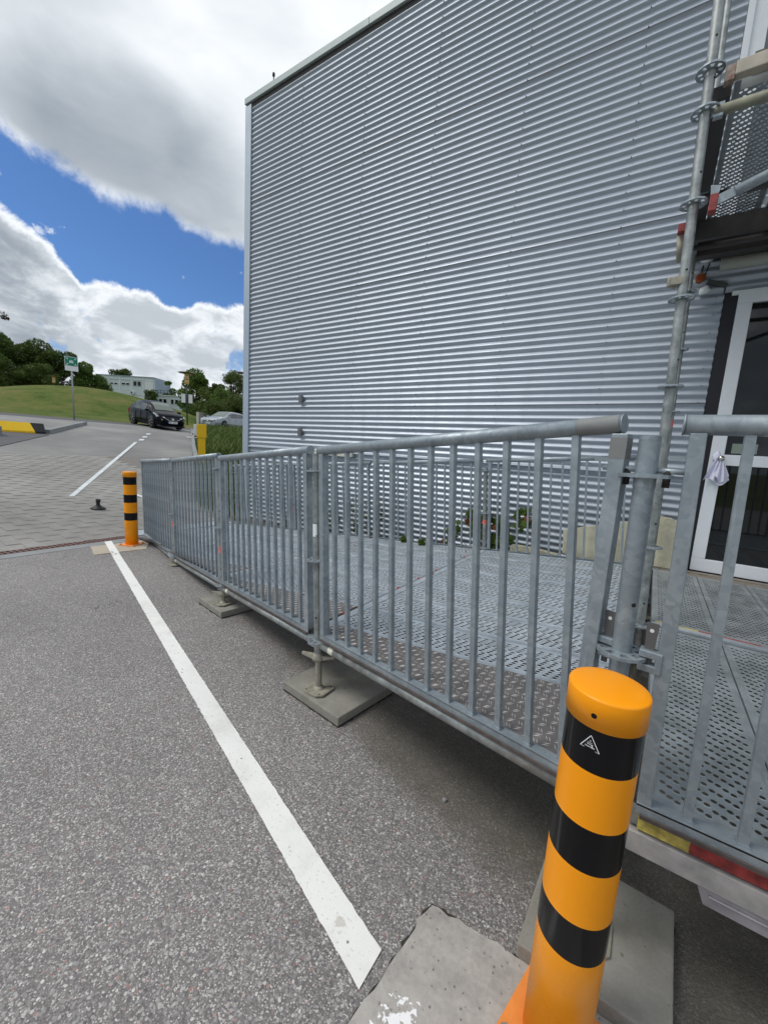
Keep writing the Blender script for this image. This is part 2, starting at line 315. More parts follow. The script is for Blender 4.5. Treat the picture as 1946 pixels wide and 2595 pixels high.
M_stone2 = material('pale_concrete', (0.42, 0.37, 0.29), 0.85, var=0.08, vscale=8)
def b_pave(g, t, p, o):
    oi = g.n('ShaderNodeObjectInfo')
    gp = g.n('ShaderNodeNewGeometry').outputs['Position']
    v = g.noise(gp, 0.35, 5, 0.6); f = g.noise(gp, 45, 5, 0.7)
    rnd = g.noise(gp, 4.3, 2, 0.5)
    c = g.ramp(g.math('ADD', g.math('MULTIPLY', v, 0.55), g.math('ADD', g.math('MULTIPLY', f, 0.2), g.math('MULTIPLY', rnd, 0.25))),
               [(0.38, (0.20, 0.195, 0.18)), (0.5, (0.265, 0.257, 0.24)), (0.62, (0.35, 0.335, 0.31))])
    c = g.mix(g.math('MULTIPLY', oi.outputs['Random'], 0.25), c, (0.27, 0.255, 0.225))
    t.links.new(c, p.inputs['Base Color'])
M_pave = material('paver_concrete', (0.2, 0.2, 0.2), 0.88, build=b_pave, spec=0.3)
M_joint = material('paving_joint', (0.17, 0.16, 0.145), 0.95)
def b_road(g, t, p, o):
    v = g.noise(o, 0.35, 5, 0.6); f = g.noise(o, 30, 4, 0.7)
    c = g.ramp(g.math('ADD', g.math('MULTIPLY', v, 0.75), g.math('MULTIPLY', f, 0.25)), [(0.38, (0.19, 0.188, 0.18)), (0.5, (0.24, 0.237, 0.225)), (0.62, (0.30, 0.293, 0.275))])
    br = g.n('ShaderNodeTexBrick', ins={'Scale': 1.0, 'Mortar Size': 0.006, 'Brick Width': 0.30, 'Row Height': 0.20, 'Color1': (1, 1, 1, 1), 'Color2': (0.92, 0.92, 0.92, 1), 'Mortar': (0.78, 0.78, 0.78, 1)})
    mp = g.n('ShaderNodeMapping'); mp.inputs['Rotation'].default_value = (0, 0, R(90)); t.links.new(o, mp.inputs[0]); t.links.new(mp.outputs[0], br.inputs['Vector'])
    c = g.mix(0.7, c, g.mix(1.0, c, br.outputs['Color'], 'MULTIPLY')); t.links.new(c, p.inputs['Base Color'])
M_road = material('block_paving', (0.2, 0.2, 0.2), 0.9, build=b_road, spec=0.25)
def b_grass(g, t, p, o):
    v = g.noise(o, 0.14, 6, 0.6); f = g.noise(o, 2.5, 7, 0.75); h = g.noise(o, 14.0, 4, 0.7)
    k = g.math('ADD', g.math('MULTIPLY', v, 0.40), g.math('ADD', g.math('MULTIPLY', g.noise(o, 0.6, 6, 0.7), 0.35), g.math('MULTIPLY', f, 0.25)))
    c = g.ramp(k, [(0.38, (0.035, 0.062, 0.010)), (0.46, (0.070, 0.108, 0.017)), (0.53, (0.115, 0.130, 0.030)), (0.61, (0.170, 0.135, 0.055))])
    t.links.new(c, p.inputs['Base Color'])
    b = g.n('ShaderNodeBump', ins={'Strength': 0.8, 'Distance': 0.12}); t.links.new(f, b.inputs['Height']); t.links.new(b.outputs[0], p.inputs['Normal'])
M_grass = material('grass_ground', (0.06, 0.08, 0.02), 0.95, build=b_grass, spec=0.15)
def leafmat(name, lo, hi, sc=0.9):
    def b(g, t, p, o):
        gp = g.n('ShaderNodeNewGeometry').outputs['Position']
        v = g.noise(gp, sc, 3, 0.6); f = g.noise(gp, sc*9, 2, 0.5)
        t.links.new(g.mix(g.math('ADD', g.math('MULTIPLY', v, 0.6), g.math('MULTIPLY', f, 0.4)), lo, hi), p.inputs['Base Color'])
        tr = g.n('ShaderNodeBsdfTranslucent'); t.links.new(g.mix(f, lo, hi), tr.inputs[0])
        mx = g.n('ShaderNodeMixShader', ins={0: 0.25}); t.links.new(p.outputs[0], mx.inputs[1]); t.links.new(tr.outputs[0], mx.inputs[2])
        t.links.new(mx.outputs[0], t.nodes['Material Output'].inputs[0])
    return material(name, lo, 0.6, build=b, spec=0.25)
M_leafd = leafmat('dark_leaves', (0.020, 0.040, 0.008), (0.125, 0.185, 0.036), 0.5)
M_leafm = leafmat('green_leaves', (0.034, 0.075, 0.012), (0.16, 0.25, 0.045), 0.6)
M_leafo = leafmat('olive_leaves', (0.040, 0.066, 0.014), (0.14, 0.19, 0.045), 0.6)
M_leafr = leafmat('copper_leaves', (0.035, 0.018, 0.012), (0.10, 0.07, 0.035), 1.5)
M_blade = leafmat('grass_blades', (0.035, 0.070, 0.010), (0.15, 0.20, 0.045), 3.0)
M_fringe = leafmat('mound_blades', (0.055, 0.070, 0.016), (0.13, 0.14, 0.04), 0.5)
M_vine = leafmat('vine_leaves', (0.04, 0.075, 0.010), (0.12, 0.17, 0.03), 14.0)
M_vine2 = leafmat('reddish_vine_leaves', (0.11, 0.035, 0.02), (0.24, 0.10, 0.03), 14.0)
M_flower = material('yellow_flower', (0.75, 0.50, 0.02), 0.7)

# ============================================================ mesh builder
class MB:
    def __init__(s): s.v = []; s.f = []; s.mi = []; s.sm = []
    def quad(s, pts, mi=0, sm=False):
        b = len(s.v); s.v += [tuple(p) for p in pts]; s.f.append(tuple(range(b, b+len(pts)))); s.mi.append(mi); s.sm.append(sm)
    def hexa(s, c8, mi=0):           # bottom 4 then top 4, both counter-clockwise
        b = len(s.v); s.v += [tuple(p) for p in c8]
        for q in ((3, 2, 1, 0), (4, 5, 6, 7), (0, 1, 5, 4), (1, 2, 6, 5), (2, 3, 7, 6), (3, 0, 4, 7)):
            s.f.append(tuple(b+i for i in q)); s.mi.append(mi); s.sm.append(False)
    def box(s, x0, x1, y0, y1, z0, z1, mi=0):
        s.hexa([(x0, y0, z0), (x1, y0, z0), (x1, y1, z0), (x0, y1, z0), (x0, y0, z1), (x1, y0, z1), (x1, y1, z1), (x0, y1, z1)], mi)
    def bar(s, p0, p1, w, h, side=(0, 1, 0), mi=0):     # rectangular bar p0->p1, w across 'side', h across the third direction
        p0 = Vector(p0); p1 = Vector(p1); d = (p1-p0).normalized(); a = Vector(side); a = (a-a.dot(d)*d).normalized(); b = d.cross(a)
        a *= w/2; b *= h/2
        s.hexa([p0-a-b, p0+a-b, p0+a+b, p0-a+b, p1-a-b, p1+a-b, p1+a+b, p1-a+b], mi)
    def cyl(s, p0, p1, r, n=12, r2=None, caps=True, mi=0):
        p0 = Vector(p0); p1 = Vector(p1); r2 = r if r2 is None else r2
        d = (p1-p0).normalized(); a = d.orthogonal().normalized(); b = d.cross(a); base = len(s.v)
        for P, rr in ((p0, r), (p1, r2)):
            for i in range(n):
                t = 2*math.pi*i/n; s.v.append(tuple(P+a*rr*math.cos(t)+b*rr*math.sin(t)))
        for i in range(n):
            j = (i+1) % n; s.f.append((base+i, base+j, base+n+j, base+n+i)); s.mi.append(mi); s.sm.append(True)
        if caps:
            s.f.append(tuple(base+i for i in reversed(range(n)))); s.mi.append(mi); s.sm.append(False)
            s.f.append(tuple(base+n+i for i in range(n))); s.mi.append(mi); s.sm.append(False)
    def lathe(s, prof, n=24, c=(0, 0, 0), mi=0, sm=True):   # prof: (r,z,(mi))
        base = len(s.v)
        for q in prof:
            for i in range(n):
                t = 2*math.pi*i/n; s.v.append((c[0]+q[0]*math.cos(t), c[1]+q[0]*math.sin(t), c[2]+q[1]))
        for k in range(len(prof)-1):
            mm = prof[k][2] if len(prof[k]) > 2 else mi
            for i in range(n):
                j = (i+1) % n; s.f.append((base+k*n+i, base+k*n+j, base+(k+1)*n+j, base+(k+1)*n+i)); s.mi.append(mm); s.sm.append(sm)
        if prof[0][0] > 1e-5: s.f.append(tuple(base+i for i in reversed(range(n)))); s.mi.append(mi); s.sm.append(False)
        if prof[-1][0] > 1e-5: s.f.append(tuple(base+(len(prof)-1)*n+i for i in range(n))); s.mi.append(prof[-1][2] if len(prof[-1]) > 2 else mi); s.sm.append(False)
    def prism(s, poly, z0, z1, mi=0, mtop=None):
        b = len(s.v); n = len(poly)
        f0 = (lambda p: z0(p)) if callable(z0) else (lambda p: z0); f1 = (lambda p: z1(p)) if callable(z1) else (lambda p: z1)
        s.v += [(p[0], p[1], f0(p)) for p in poly] + [(p[0], p[1], f1(p)) for p in poly]
        s.f.append(tuple(b+n+i for i in range(n))); s.mi.append(mi if mtop is None else mtop); s.sm.append(False)
        s.f.append(tuple(b+i for i in reversed(range(n)))); s.mi.append(mi); s.sm.append(False)
        for i in range(n):
            j = (i+1) % n; s.f.append((b+i, b+j, b+n+j, b+n+i)); s.mi.append(mi); s.sm.append(False)
    def mesh(s, name, mats):
        me = bpy.data.meshes.new(name); me.from_pydata(s.v, [], s.f)
        for mm in (mats if isinstance(mats, (list, tuple)) else [mats]): me.materials.append(mm)
        me.polygons.foreach_set('material_index', s.mi); me.polygons.foreach_set('use_smooth', s.sm); me.update()
        return me
    def build(s, name, mats, parent=None, bevel=0.0, loc=None):
        o = bpy.data.objects.new(name, s.mesh(name, mats)); col.objects.link(o)
        if parent is not None: o.parent = parent
        if loc is not None: o.location = loc
        if bevel:
            bm = o.modifiers.new('bevel', 'BEVEL'); bm.width = bevel; bm.segments = 2; bm.limit_method = 'ANGLE'
        return o
def tag(o, label=None, cat=None, group=None, kind=None):
    if label: o['label'] = label
    if cat: o['category'] = cat
    if group: o['group'] = group
    if kind: o['kind'] = kind
    return o
def empty(name, label, cat, loc=(0, 0, 0), rot=(0, 0, 0), group=None):
    o = bpy.data.objects.new(name, None); o.empty_display_size = 0.1; col.objects.link(o); o.location = loc; o.rotation_euler = rot
    return tag(o, label, cat, group)
def link(name, me, parent, loc=(0, 0, 0), rot=(0, 0, 0), scale=None):
    o = bpy.data.objects.new(name, me); col.objects.link(o); o.parent = parent; o.location = loc; o.rotation_euler = rot
    if scale: o.scale = scale
    return o
def copy_tree(o, parent=None):
    c = o.copy(); col.objects.link(c)
    if parent is not None: c.parent = parent
    for ch in list(o.children): copy_tree(ch, c)
    return c

# ============================================================ terrain
def terrain(x, y):
    d = -x-6.3
    cl = lambda v, a, b: max(a, min(b, v))
    z = 0.105*cl(d, 0, 18.7)+0.085*cl(d-18.7, 0, 8)+0.01*cl(d-26.7, 0, 60)
    mm = max(0.0, 1-((x+65.4)/23.3)**2-((y-24.3)/23.8)**2)
    z += 4.46*mm**2.208
    return z
def tz(x, y): return 0.105*max(0, -x-6.3)
def grid_sheet(name, xs, ys, zf, mt, kind='structure'):
    mb = MB(); idx = {}
    for i, x in enumerate(xs):
        for j, y in enumerate(ys): idx[i, j] = len(mb.v); mb.v.append((x, y, zf(x, y)))
    for i in range(len(xs)-1):
        for j in range(len(ys)-1):
            mb.f.append((idx[i, j], idx[i+1, j], idx[i+1, j+1], idx[i, j+1])); mb.mi.append(0); mb.sm.append(True)
    o = mb.build(name, mt); 
    if o.data.polygons[0].normal.z < 0: o.data.flip_normals()
    return tag(o, kind=kind)
def spaced(a, b, st): n = max(1, int(round((b-a)/st))); return [a+(b-a)*i/n for i in range(n+1)]
xs = spaced(-900, -100, 100)[:-1]+spaced(-100, -24, 1.6)[:-1]+spaced(-24, -6.3, 1.5)[:-1]+[-6.3, 0, 30, 200, 900]
ys = spaced(-900, -60, 120)[:-1]+spaced(-60, 60, 1.6)[:-1]+spaced(60, 900, 120)
g = grid_sheet('grass_hill', xs, ys, lambda x, y: terrain(x, y)-0.03 - (0.02 if x > -6.4 else 0), M_grass)
g['label'] = 'grassy ground rising to a rounded green mound'
# near asphalt
mb = MB(); mb.quad([(-5.87, -12, 0), (14, -12, 0), (14, 14, 0), (-5.87, 14, 0)])
tag(mb.build('asphalt', M_asph), kind='structure')
mb = MB()
x1 = -5.87; mb.box(-6.06, -5.87, -9, 4.6, -0.05, 0.004)
road_edge = tag(mb.build('concrete_strip', M_kerb), kind='structure')

# ---- block paved road going up, kerbs
def road_right(x):      # y of the right-hand kerb
    return 4.5+(-7.4-x)*0.592 if x < -7.4 else 4.5
xsr = spaced(-25.6, -6.22, 0.6)
def sheet_strip(name, xs, y0f, y1f, dz, mt, ny=14):
    mb = MB()
    for i, x in enumerate(xs):
        for j in range(ny+1):
            y = y0f(x)+(y1f(x)-y0f(x))*j/ny; mb.v.append((x, y, terrain(x, y)+dz))
    for i in range(len(xs)-1):
        for j in range(ny):
            a = i*(ny+1)+j; mb.f.append((a, a+ny+1, a+ny+2, a+1)); mb.mi.append(0); mb.sm.append(True)
    return mb.build(name, mt)
road = tag(sheet_strip('road', xsr, lambda x: -14.0, road_right, 0.0, M_road), kind='structure')
# darker asphalt: cross road beyond the paving, and the branch on the left
o = tag(sheet_strip('cross_road', spaced(-27.4, -25.6, 0.6), lambda x: 6.0, lambda x: 40, 0.004, M_asph2, 40), kind='structure')
mb = MB()
bd = [(-9.5, -3.0), (-13.0, 2.05), (-14.2, 2.93), (-15.0, 3.42), (-16.35, 4.28), (-18.25, 5.5)]
for a, b in zip(bd, bd[1:]):
    mb.quad([(a[0], a[1], tz(*a)+0.014), (b[0], b[1], tz(*b)+0.014), (b[0]-8, b[1]-4.6, tz(b[0]-8, 0)+0.014), (a[0]-8, a[1]-4.6, tz(a[0]-8, 0)+0.014)])
mb.quad([(-18.25, 5.5, tz(-18.25, 0)+0.0145), (-19.0, 5.75, tz(-19.0, 0)+0.0145), (-25.0, 3.0, tz(-25, 0)+0.0145), (-26.2, 0.9, tz(-26.2, 0)+0.0145)])
br = tag(mb.build('side_road', M_asph2), kind='structure')

# ---- pavers: Z-shaped blocks laid in courses parallel to the drain
PW, PL = 0.20, 0.30
def paver_mesh(name, k=0):
    # outline of one block: an S with a sideways jog in the middle
    e = 0.0028; w = PW-2*e; l = PL-2*e; j = 0.038; mid = l/2
    pts = [(0, 0), (w, 0), (w, mid-0.02), (w+j, mid+0.02), (w+j, l), (j, l), (j, mid+0.02), (0, mid-0.02)]
    mb = MB(); mb.prism(pts, -0.03, 0.0)
    return mb.mesh(name, M_pave)
pm = paver_mesh('paver')
slots = []
x = -6.24
ci = 0
while x > -13.6:
    y = -3.2+(ci % 2)*PL*0.5
    while y < 5.2:
        yc = y
        if yc+PL < road_right(x-PW)+0.02:
            # inside the picture?
            v = Vector((x-PW/2, yc+PL/2, tz(x, 0)-EYE)); dz = v.dot(fwd)
            if dz > 0:
                u = CX+F*v.dot(right)/dz; w_ = CY-F*v.dot(upv)/dz
                if -60 < u < 560 and w_ > 1130: slots.append((dz, x-PW, yc))
        y += PL
    x -= PW; ci += 1
slots.sort()
rot = (0, math.atan(0.105), 0)
for k, (dz, px, py) in enumerate(slots[:300]):
    o = bpy.data.objects.new('paver', pm); col.objects.link(o); o.parent = road
    o.location = (px, py, tz(px, 0)+0.012+random.uniform(-0.0015, 0.0015)); o.rotation_euler = rot
mb = MB()
for dz, px, py in slots[300:]:
    b = len(mb.v); zz = tz(px, 0)+0.012+random.uniform(-0.0015, 0.0015)
    for v in pm.vertices:
        mb.v.append((px+v.co.x, py+v.co.y, zz+v.co.z-0.105*v.co.x))
    for p_ in pm.polygons: mb.f.append(tuple(b+i for i in p_.vertices)); mb.mi.append(0); mb.sm.append(False)
o = mb.build('far_pavers', M_pave, road); o['kind'] = 'stuff'
mb = MB(); mb.quad([(-6.23, -3.3, 0.003), (-6.23, 4.55, 0.003), (-13.7, 8.1, tz(-13.7, 0)+0.003), (-13.7, -3.3, tz(-13.7, 0)+0.003)])
tag(mb.build('paving_bed', M_joint), kind='structure')

# white lines on the road
def stripe(name, pts, z0, mt, zf=None, dz=0.004):
    mb = MB(); mb.quad([(p[0], p[1], (zf(*p) if zf else 0)+dz) for p in pts]); 
    o = mb.build(name, mt)
    if o.data.polygons[0].normal.z < 0: o.data.flip_normals()
    return tag(o, kind='structure')
mb = MB()
L = [(-8.785, 2.885), (-8.755, 2.962), (-17.34, 8.085), (-17.4, 8.0)]
def road_quad(pts, dz): mb.quad([(p[0], p[1], tz(*p)+dz) for p in pts])
for i in range(10):
    a = i/10; b = (i+1)/10
    lp = lambda t: (L[0][0]+(L[3][0]-L[0][0])*t, L[0][1]+(L[3][1]-L[0][1])*t)
    rp = lambda t: (L[1][0]+(L[2][0]-L[1][0])*t, L[1][1]+(L[2][1]-L[1][1])*t)
    road_quad([lp(a), rp(a), rp(b), lp(b)], 0.018)
for s0 in (18.0, 19.2, 20.6):
    for_x = -s0; yy = 8.0+(s0-17.3)*0.60
    road_quad([(for_x, yy), (for_x, yy+0.20), (for_x-0.6, yy+0.56), (for_x-0.6, yy+0.36)], 0.018)
road_quad([(-20.5, 12.0), (-20.5, 12.6), (-20.9, 12.7), (-20.8, 12.1)], 0.018)
road_quad([(-8.15, 3.98), (-8.1, 4.12), (-8.75, 4.0), (-8.8, 3.92)], 0.018)
o = tag(mb.build('road_marking', M_line2), kind='structure')

# drain channel
dr = empty('drainage_channel', 'rusty brown slotted drain grating crossing the ground beside the paving', 'drain', (-6.14, 0, 0))
def grate():
    mb = MB(); L_ = 0.5
    for xx in (-0.076, -0.004, 0.068): mb.box(xx, xx+0.009, 0.002, L_-0.002, -0.03, 0.003)
    for k in range(9):
        y = 0.006+k*0.0555
        for (xa, xb, sh) in ((-0.067, -0.004, 0.0), (0.005, 0.068, 0.012)):
            mb.hexa([(xa, y+sh, -0.03), (xb, y+sh+0.014, -0.03), (xb, y+sh+0.038, -0.03), (xa, y+sh+0.024, -0.03), (xa, y+sh, 0.002), (xb, y+sh+0.014, 0.002), (xb, y+sh+0.038, 0.002), (xa, y+sh+0.024, 0.002)])
    return mb.mesh('grate_section', M_drain)
gm = grate()
for k in range(-10, 8): link('grate_section', gm, dr, (0, k*0.5+0.3, 0.004))
mb = MB(); mb.quad([(-0.08, -6, -0.028), (0.08, -6, -0.028), (0.08, 4.6, -0.028), (-0.08, 4.6, -0.028)]); mb.build('channel_floor', M_dark, dr)

# ============================================================ painted bay line, foundations
mb = MB()
LL = [(-0.4, 0.7235), (-1, 0.8969), (-2, 1.1857), (-3, 1.4744), (-4, 1.763), (-5, 2.0514), (-6.05, 2.3541)]
RR = [(-0.4, 0.8324), (-1, 1.0027), (-2, 1.2869), (-3, 1.5712), (-4, 1.8557), (-5, 2.1404), (-6.05, 2.4395)]
L2 = []; 
n = len(LL)
def lerp_poly(P, x):
    for a, b in zip(P, P[1:]):
        if b[0] <= x <= a[0]: t = (x-a[0])/(b[0]-a[0]); return a[1]+(b[1]-a[1])*t
    return P[0][1] if x > P[0][0] else P[-1][1]
xq = spaced(-6.0, -0.476, 0.018)
for a, b in zip(xq, xq[1:]):
    z = 0.004 if b < -5.87 else 0.004
    z = 0.012
    jit = lambda q: (mnoise.noise(Vector((q*35, 3, 0)))*0.0035+mnoise.noise(Vector((q*110, 7, 0)))*0.003)
    mb.quad([(a, lerp_poly(LL, a)+jit(a), 0.0042 if a > -5.3 else z), (b, lerp_poly(LL, b)+jit(b), 0.0042 if b > -5.3 else z), (b, lerp_poly(RR, b)+jit(b+9), 0.0042 if b > -5.3 else z), (a, lerp_poly(RR, a)+jit(a+9), 0.0042 if a > -5.3 else z)])
tag(mb.build('painted_line', M_line), kind='structure')
def ragged(poly, amp=0.006, st=0.03, seed=0):
    out = []
    for i, a in enumerate(poly):
        b = poly[(i+1) % len(poly)]; d = math.dist(a, b); k = max(1, int(d/st))
        for j in range(k):
            t = j/k; x = a[0]+(b[0]-a[0])*t; y = a[1]+(b[1]-a[1])*t
            out.append((x+amp*mnoise.noise(Vector((x*30, y*30, seed))), y+amp*mnoise.noise(Vector((x*30, y*30, seed+5)))))
    return out
mb = MB(); mb.prism(ragged([(-0.485, 0.40), (0.22, 0.40), (0.22, 1.115), (-0.415, 1.052)], 0.012), -0.03, 0.004)
tag(mb.build('foundation_block', M_stone), 'pale cast concrete block flush in the asphalt under the near bollard, splashed with white paint', 'foundation')
mb = MB(); mb.prism(ragged([(-5.43, 2.0), (-5.32, 2.55), (-5.80, 2.85), (-5.86, 2.13)], 0.012), -0.03, 0.007)
tag(mb.build('foundation_block', M_stone2), 'flat beige concrete patch under the far bollard beside the drain', 'foundation')

M_soil = material('dark_soil', (0.035, 0.032, 0.024), 0.95, var=0.5, vscale=40)
def ring_of_dirt(pts, grow, label):
    cx_ = sum(p[0] for p in pts)/len(pts); cy_ = sum(p[1] for p in pts)/len(pts); P = []
    for x, y in pts: L_ = math.hypot(x-cx_, y-cy_); P.append((cx_+(x-cx_)*(1+grow/L_), cy_+(y-cy_)*(1+grow/L_)))
    mb = MB(); mb.prism(ragged(P, 0.014, 0.02, 3), -0.02, 0.0018); tag(mb.build('dirt_edge', M_soil), kind='stuff')
ring_of_dirt([(-0.485, 0.40), (0.22, 0.40), (0.22, 1.115), (-0.415, 1.052)], 0.005, '')
ring_of_dirt([(-0.15, 1.075), (0.225, 1.085), (0.24, 1.466), (-0.138, 1.480)], 0.005, '')
ring_of_dirt([(-1.675, 1.56), (-1.199, 1.507), (-1.13, 2.0), (-1.61, 2.05)], 0.005, '')
ring_of_dirt([(-3.24, 1.985), (-2.80, 1.914), (-2.74, 2.36), (-3.17, 2.43)], 0.005, '')
# loose pebbles
mb = MB()
for k in range(160):
    if k == 0: x, y, r = -0.552, 1.44, 0.012
    else:
        x = random.uniform(-4.5, -0.1); y = 1.235-x*0.274+random.uniform(-0.75, 0.1); r = random.uniform(0.0025, 0.005)
    mb.lathe([(0.0001, -r*0.2), (r*0.9, 0.0), (r*0.8, r*0.7), (0.0001, r)], 6, (x, y, 0.002), sm=False)
tag(mb.build('loose_grit', material('grit', (0.25, 0.25, 0.26), 0.8)), kind='stuff')

# ============================================================ bollards
def bollard(name, label, loc, rz, H_=0.97, r=0.0765):
    root = empty(name, label, 'bollard', loc, (0, 0, rz), 'yellow and black striped bollards')
    k = H_/0.97
    zb = [0.012, 0.335*k, 0.435*k, 0.57*k, 0.675*k, 0.805*k, 0.905*k]
    mb = MB()
    mb.lathe([(r, zb[0], 0), (r, zb[1], 1), (r, zb[2], 0), (r, zb[3], 1), (r, zb[4], 0), (r, zb[5], 1), (r, zb[6], 1), (r, zb[6]+0.002, 1)], 48)
    mb.build('post', [M_orange, M_black], root)
    c = MB(); rr = r+0.0035
    prof = [(rr, zb[6]-0.001), (rr, H_-0.010)]
    prof = [(rr, zb[6]-0.001), (rr, H_-0.0045), (rr-0.0012, H_-0.0015), (rr-0.004, H_), (0.06, H_+0.002), (0.03, H_+0.0035), (0.0001, H_+0.004)]
    c.lathe(prof, 48); c.build('cap', M_orange, root)
    h = MB(); h.cyl((0, -rr+0.004, zb[6]+0.028), (0, -rr-0.0006, zb[6]+0.028), 0.0055, 14); h.build('screw_hole', M_black, root)
    f = MB(); f.prism([(-0.11, -0.11), (0.11, -0.11), (0.11, 0.11), (-0.11, 0.11)], 0.0, 0.011); f.build('base_plate', M_flange, root, bevel=0.002)
    for sx_ in (-1, 1):
        for sy_ in (-1, 1):
            b = MB(); b.cyl((0, 0, 0.011), (0, 0, 0.014), 0.014, 16); b.cyl((0, 0, 0.014), (0, 0, 0.024), 0.0095, 6); b.build('bolt', M_tube, root, loc=(sx_*0.088, sy_*0.088, 0))
    # triangle emblem: outline, tip and a stepped S-shaped bar
    e = MB()
    def onsurf(u, v, d=0.0015): a = -math.pi/2+u/r; return ((r+d)*math.cos(a), (r+d)*math.sin(a), zb[6]-0.035+v)
    def strip(p, q, w):
        dx, dy = q[0]-p[0], q[1]-p[1]; L_ = math.hypot(dx, dy); nx, ny = -dy/L_*w/2, dx/L_*w/2
        e.quad([onsurf(p[0]-nx, p[1]-ny), onsurf(q[0]-nx, q[1]-ny), onsurf(q[0]+nx, q[1]+ny), onsurf(p[0]+nx, p[1]+ny)])
        e.quad([onsurf(p[0]+nx, p[1]+ny), onsurf(q[0]+nx, q[1]+ny), onsurf(q[0]-nx, q[1]-ny), onsurf(p[0]-nx, p[1]-ny)])
    T = [(-0.0185, -0.0145), (0.0185, -0.0145), (0, 0.0175)]
    for a_, b_ in ((0, 1), (1, 2), (2, 0)): strip(T[a_], T[b_], 0.0016)
    strip((-0.0095, -0.0085), (0.0095, -0.0085), 0.003); strip((0.0055, -0.0085), (0.003, -0.003), 0.0022)
    strip((-0.006, -0.0028), (0.006, -0.0028), 0.0022); strip((-0.0055, 0.0008), (0.004, 0.0008), 0.0018); strip((-0.0016, 0.0055), (0.0016, 0.0055), 0.003)
    e.build('emblem', M_mark, root)
    return root
b1 = bollard('bollard', 'big orange and black bollard at the near end of the ramp, largest thing in front', (-0.020, 0.962, 0.006), R(-12))
b2 = bollard('bollard', 'small distant orange and black bollard beside the drain grating and foot of the ramp', (-5.66, 2.53, 0.007), R(-62))

# ============================================================ concrete pads
def pad(pts, label, h=0.05):
    cx_ = sum(p[0] for p in pts)/4; cy_ = sum(p[1] for p in pts)/4
    mb = MB(); mb.prism([(p[0]-cx_, p[1]-cy_) for p in pts], 0.0, h)
    o = mb.build('paving_slab', M_conc, bevel=0.005, loc=(cx_, cy_, 0.003)); return tag(o, label, 'slab', 'concrete slabs under the scaffold feet')
pad([(-0.15, 1.075), (0.225, 1.085), (0.24, 1.466), (-0.138, 1.480)], 'grey concrete slab partly hidden behind the big near bollard')
pad([(-1.675, 1.56), (-1.199, 1.507), (-1.13, 2.0), (-1.61, 2.05)], 'grey square concrete slab under the jack foot in the middle of the ramp', 0.052)
pad([(-3.24, 1.985), (-2.80, 1.914), (-2.74, 2.36), (-3.17, 2.43)], 'grey concrete slab under the second jack foot, further down the ramp', 0.052)

# ============================================================ scaffold standards
TR = 0.02415
def rosette_mesh():
    mb = MB(); n = 16
    rings = [(0.0235, 0.033), (0.033, 0.052), (0.052, 0.0615)]
    def ring(r0, r1, i, z0, z1):
        a0 = 2*math.pi*i/n; a1 = 2*math.pi*(i+1)/n
        c = [(r*math.cos(a), r*math.sin(a)) for r, a in ((r0, a0), (r1, a0), (r1, a1), (r0, a1))]
        mb.hexa([(p[0], p[1], z0) for p in c]+[(p[0], p[1], z1) for p in c])
    for i in range(n):
        ring(*rings[0], i, -0.0045, 0.0045); ring(*rings[2], i, -0.0045, 0.0045)
        if i % 2 == 0: ring(*rings[1], i, -0.0045, 0.0045)
    return mb.mesh('rosette', M_galv)
RM = rosette_mesh()
def jack(root, nut_z, base_z=0.0, lean=0.0, rz=0.6, thread=True):
    f = lambda z: -lean*(z)
    j = MB()
    pr = []
    z = base_z+0.012
    if thread:
        while z < nut_z: pr += [(0.0168, z), (0.0195, z+0.0035), (0.0168, z+0.007)]; z += 0.0078
    else: pr = [(0.018, z), (0.018, nut_z)]
    j.lathe(pr, 14); j.build('spindle', M_jack, root)
    w = MB(); w.lathe([(0.036, nut_z-0.014), (0.038, nut_z), (0.030, nut_z+0.02), (0.027, nut_z+0.026)], 14)
    for s_ in (-1, 1):
        c, s2 = math.cos(rz), math.sin(rz); a = Vector((c*s_, s2*s_, 0)); b = Vector((-s2, c, 0))
        p0 = a*0.025+Vector((0, 0, nut_z)); p1 = a*0.105+Vector((0, 0, nut_z+0.012))
        w.hexa([p0-b*0.015-Vector((0, 0, .013)), p1-b*0.008-Vector((0, 0, .006)), p1+b*0.008-Vector((0, 0, .006)), p0+b*0.015-Vector((0, 0, .013)), p0-b*0.015+Vector((0, 0, .013)), p1-b*0.008+Vector((0, 0, .006)), p1+b*0.008+Vector((0, 0, .006)), p0+b*0.015+Vector((0, 0, .013))])
    w.build('wing_nut', M_jack, root)
    p = MB(); a = 0.075; c = 0.028
    p.prism([(-a+c, -a), (a-c, -a), (a, -a+c), (a, a-c), (a-c, a), (-a+c, a), (-a, a-c), (-a, -a+c)], base_z, base_z+0.008)
    p.lathe([(0.034, base_z+0.008), (0.026, base_z+0.02), (0.02, base_z+0.024)], 14)
    for q in ((-.05, -.05), (.05, -.05), (.05, .05), (-.05, .05)): p.cyl((q[0], q[1], base_z+0.008), (q[0], q[1], base_z+0.0086), 0.006, 8, mi=1)
    p.build('base_plate', [M_jack, M_dark], root, bevel=0.001)
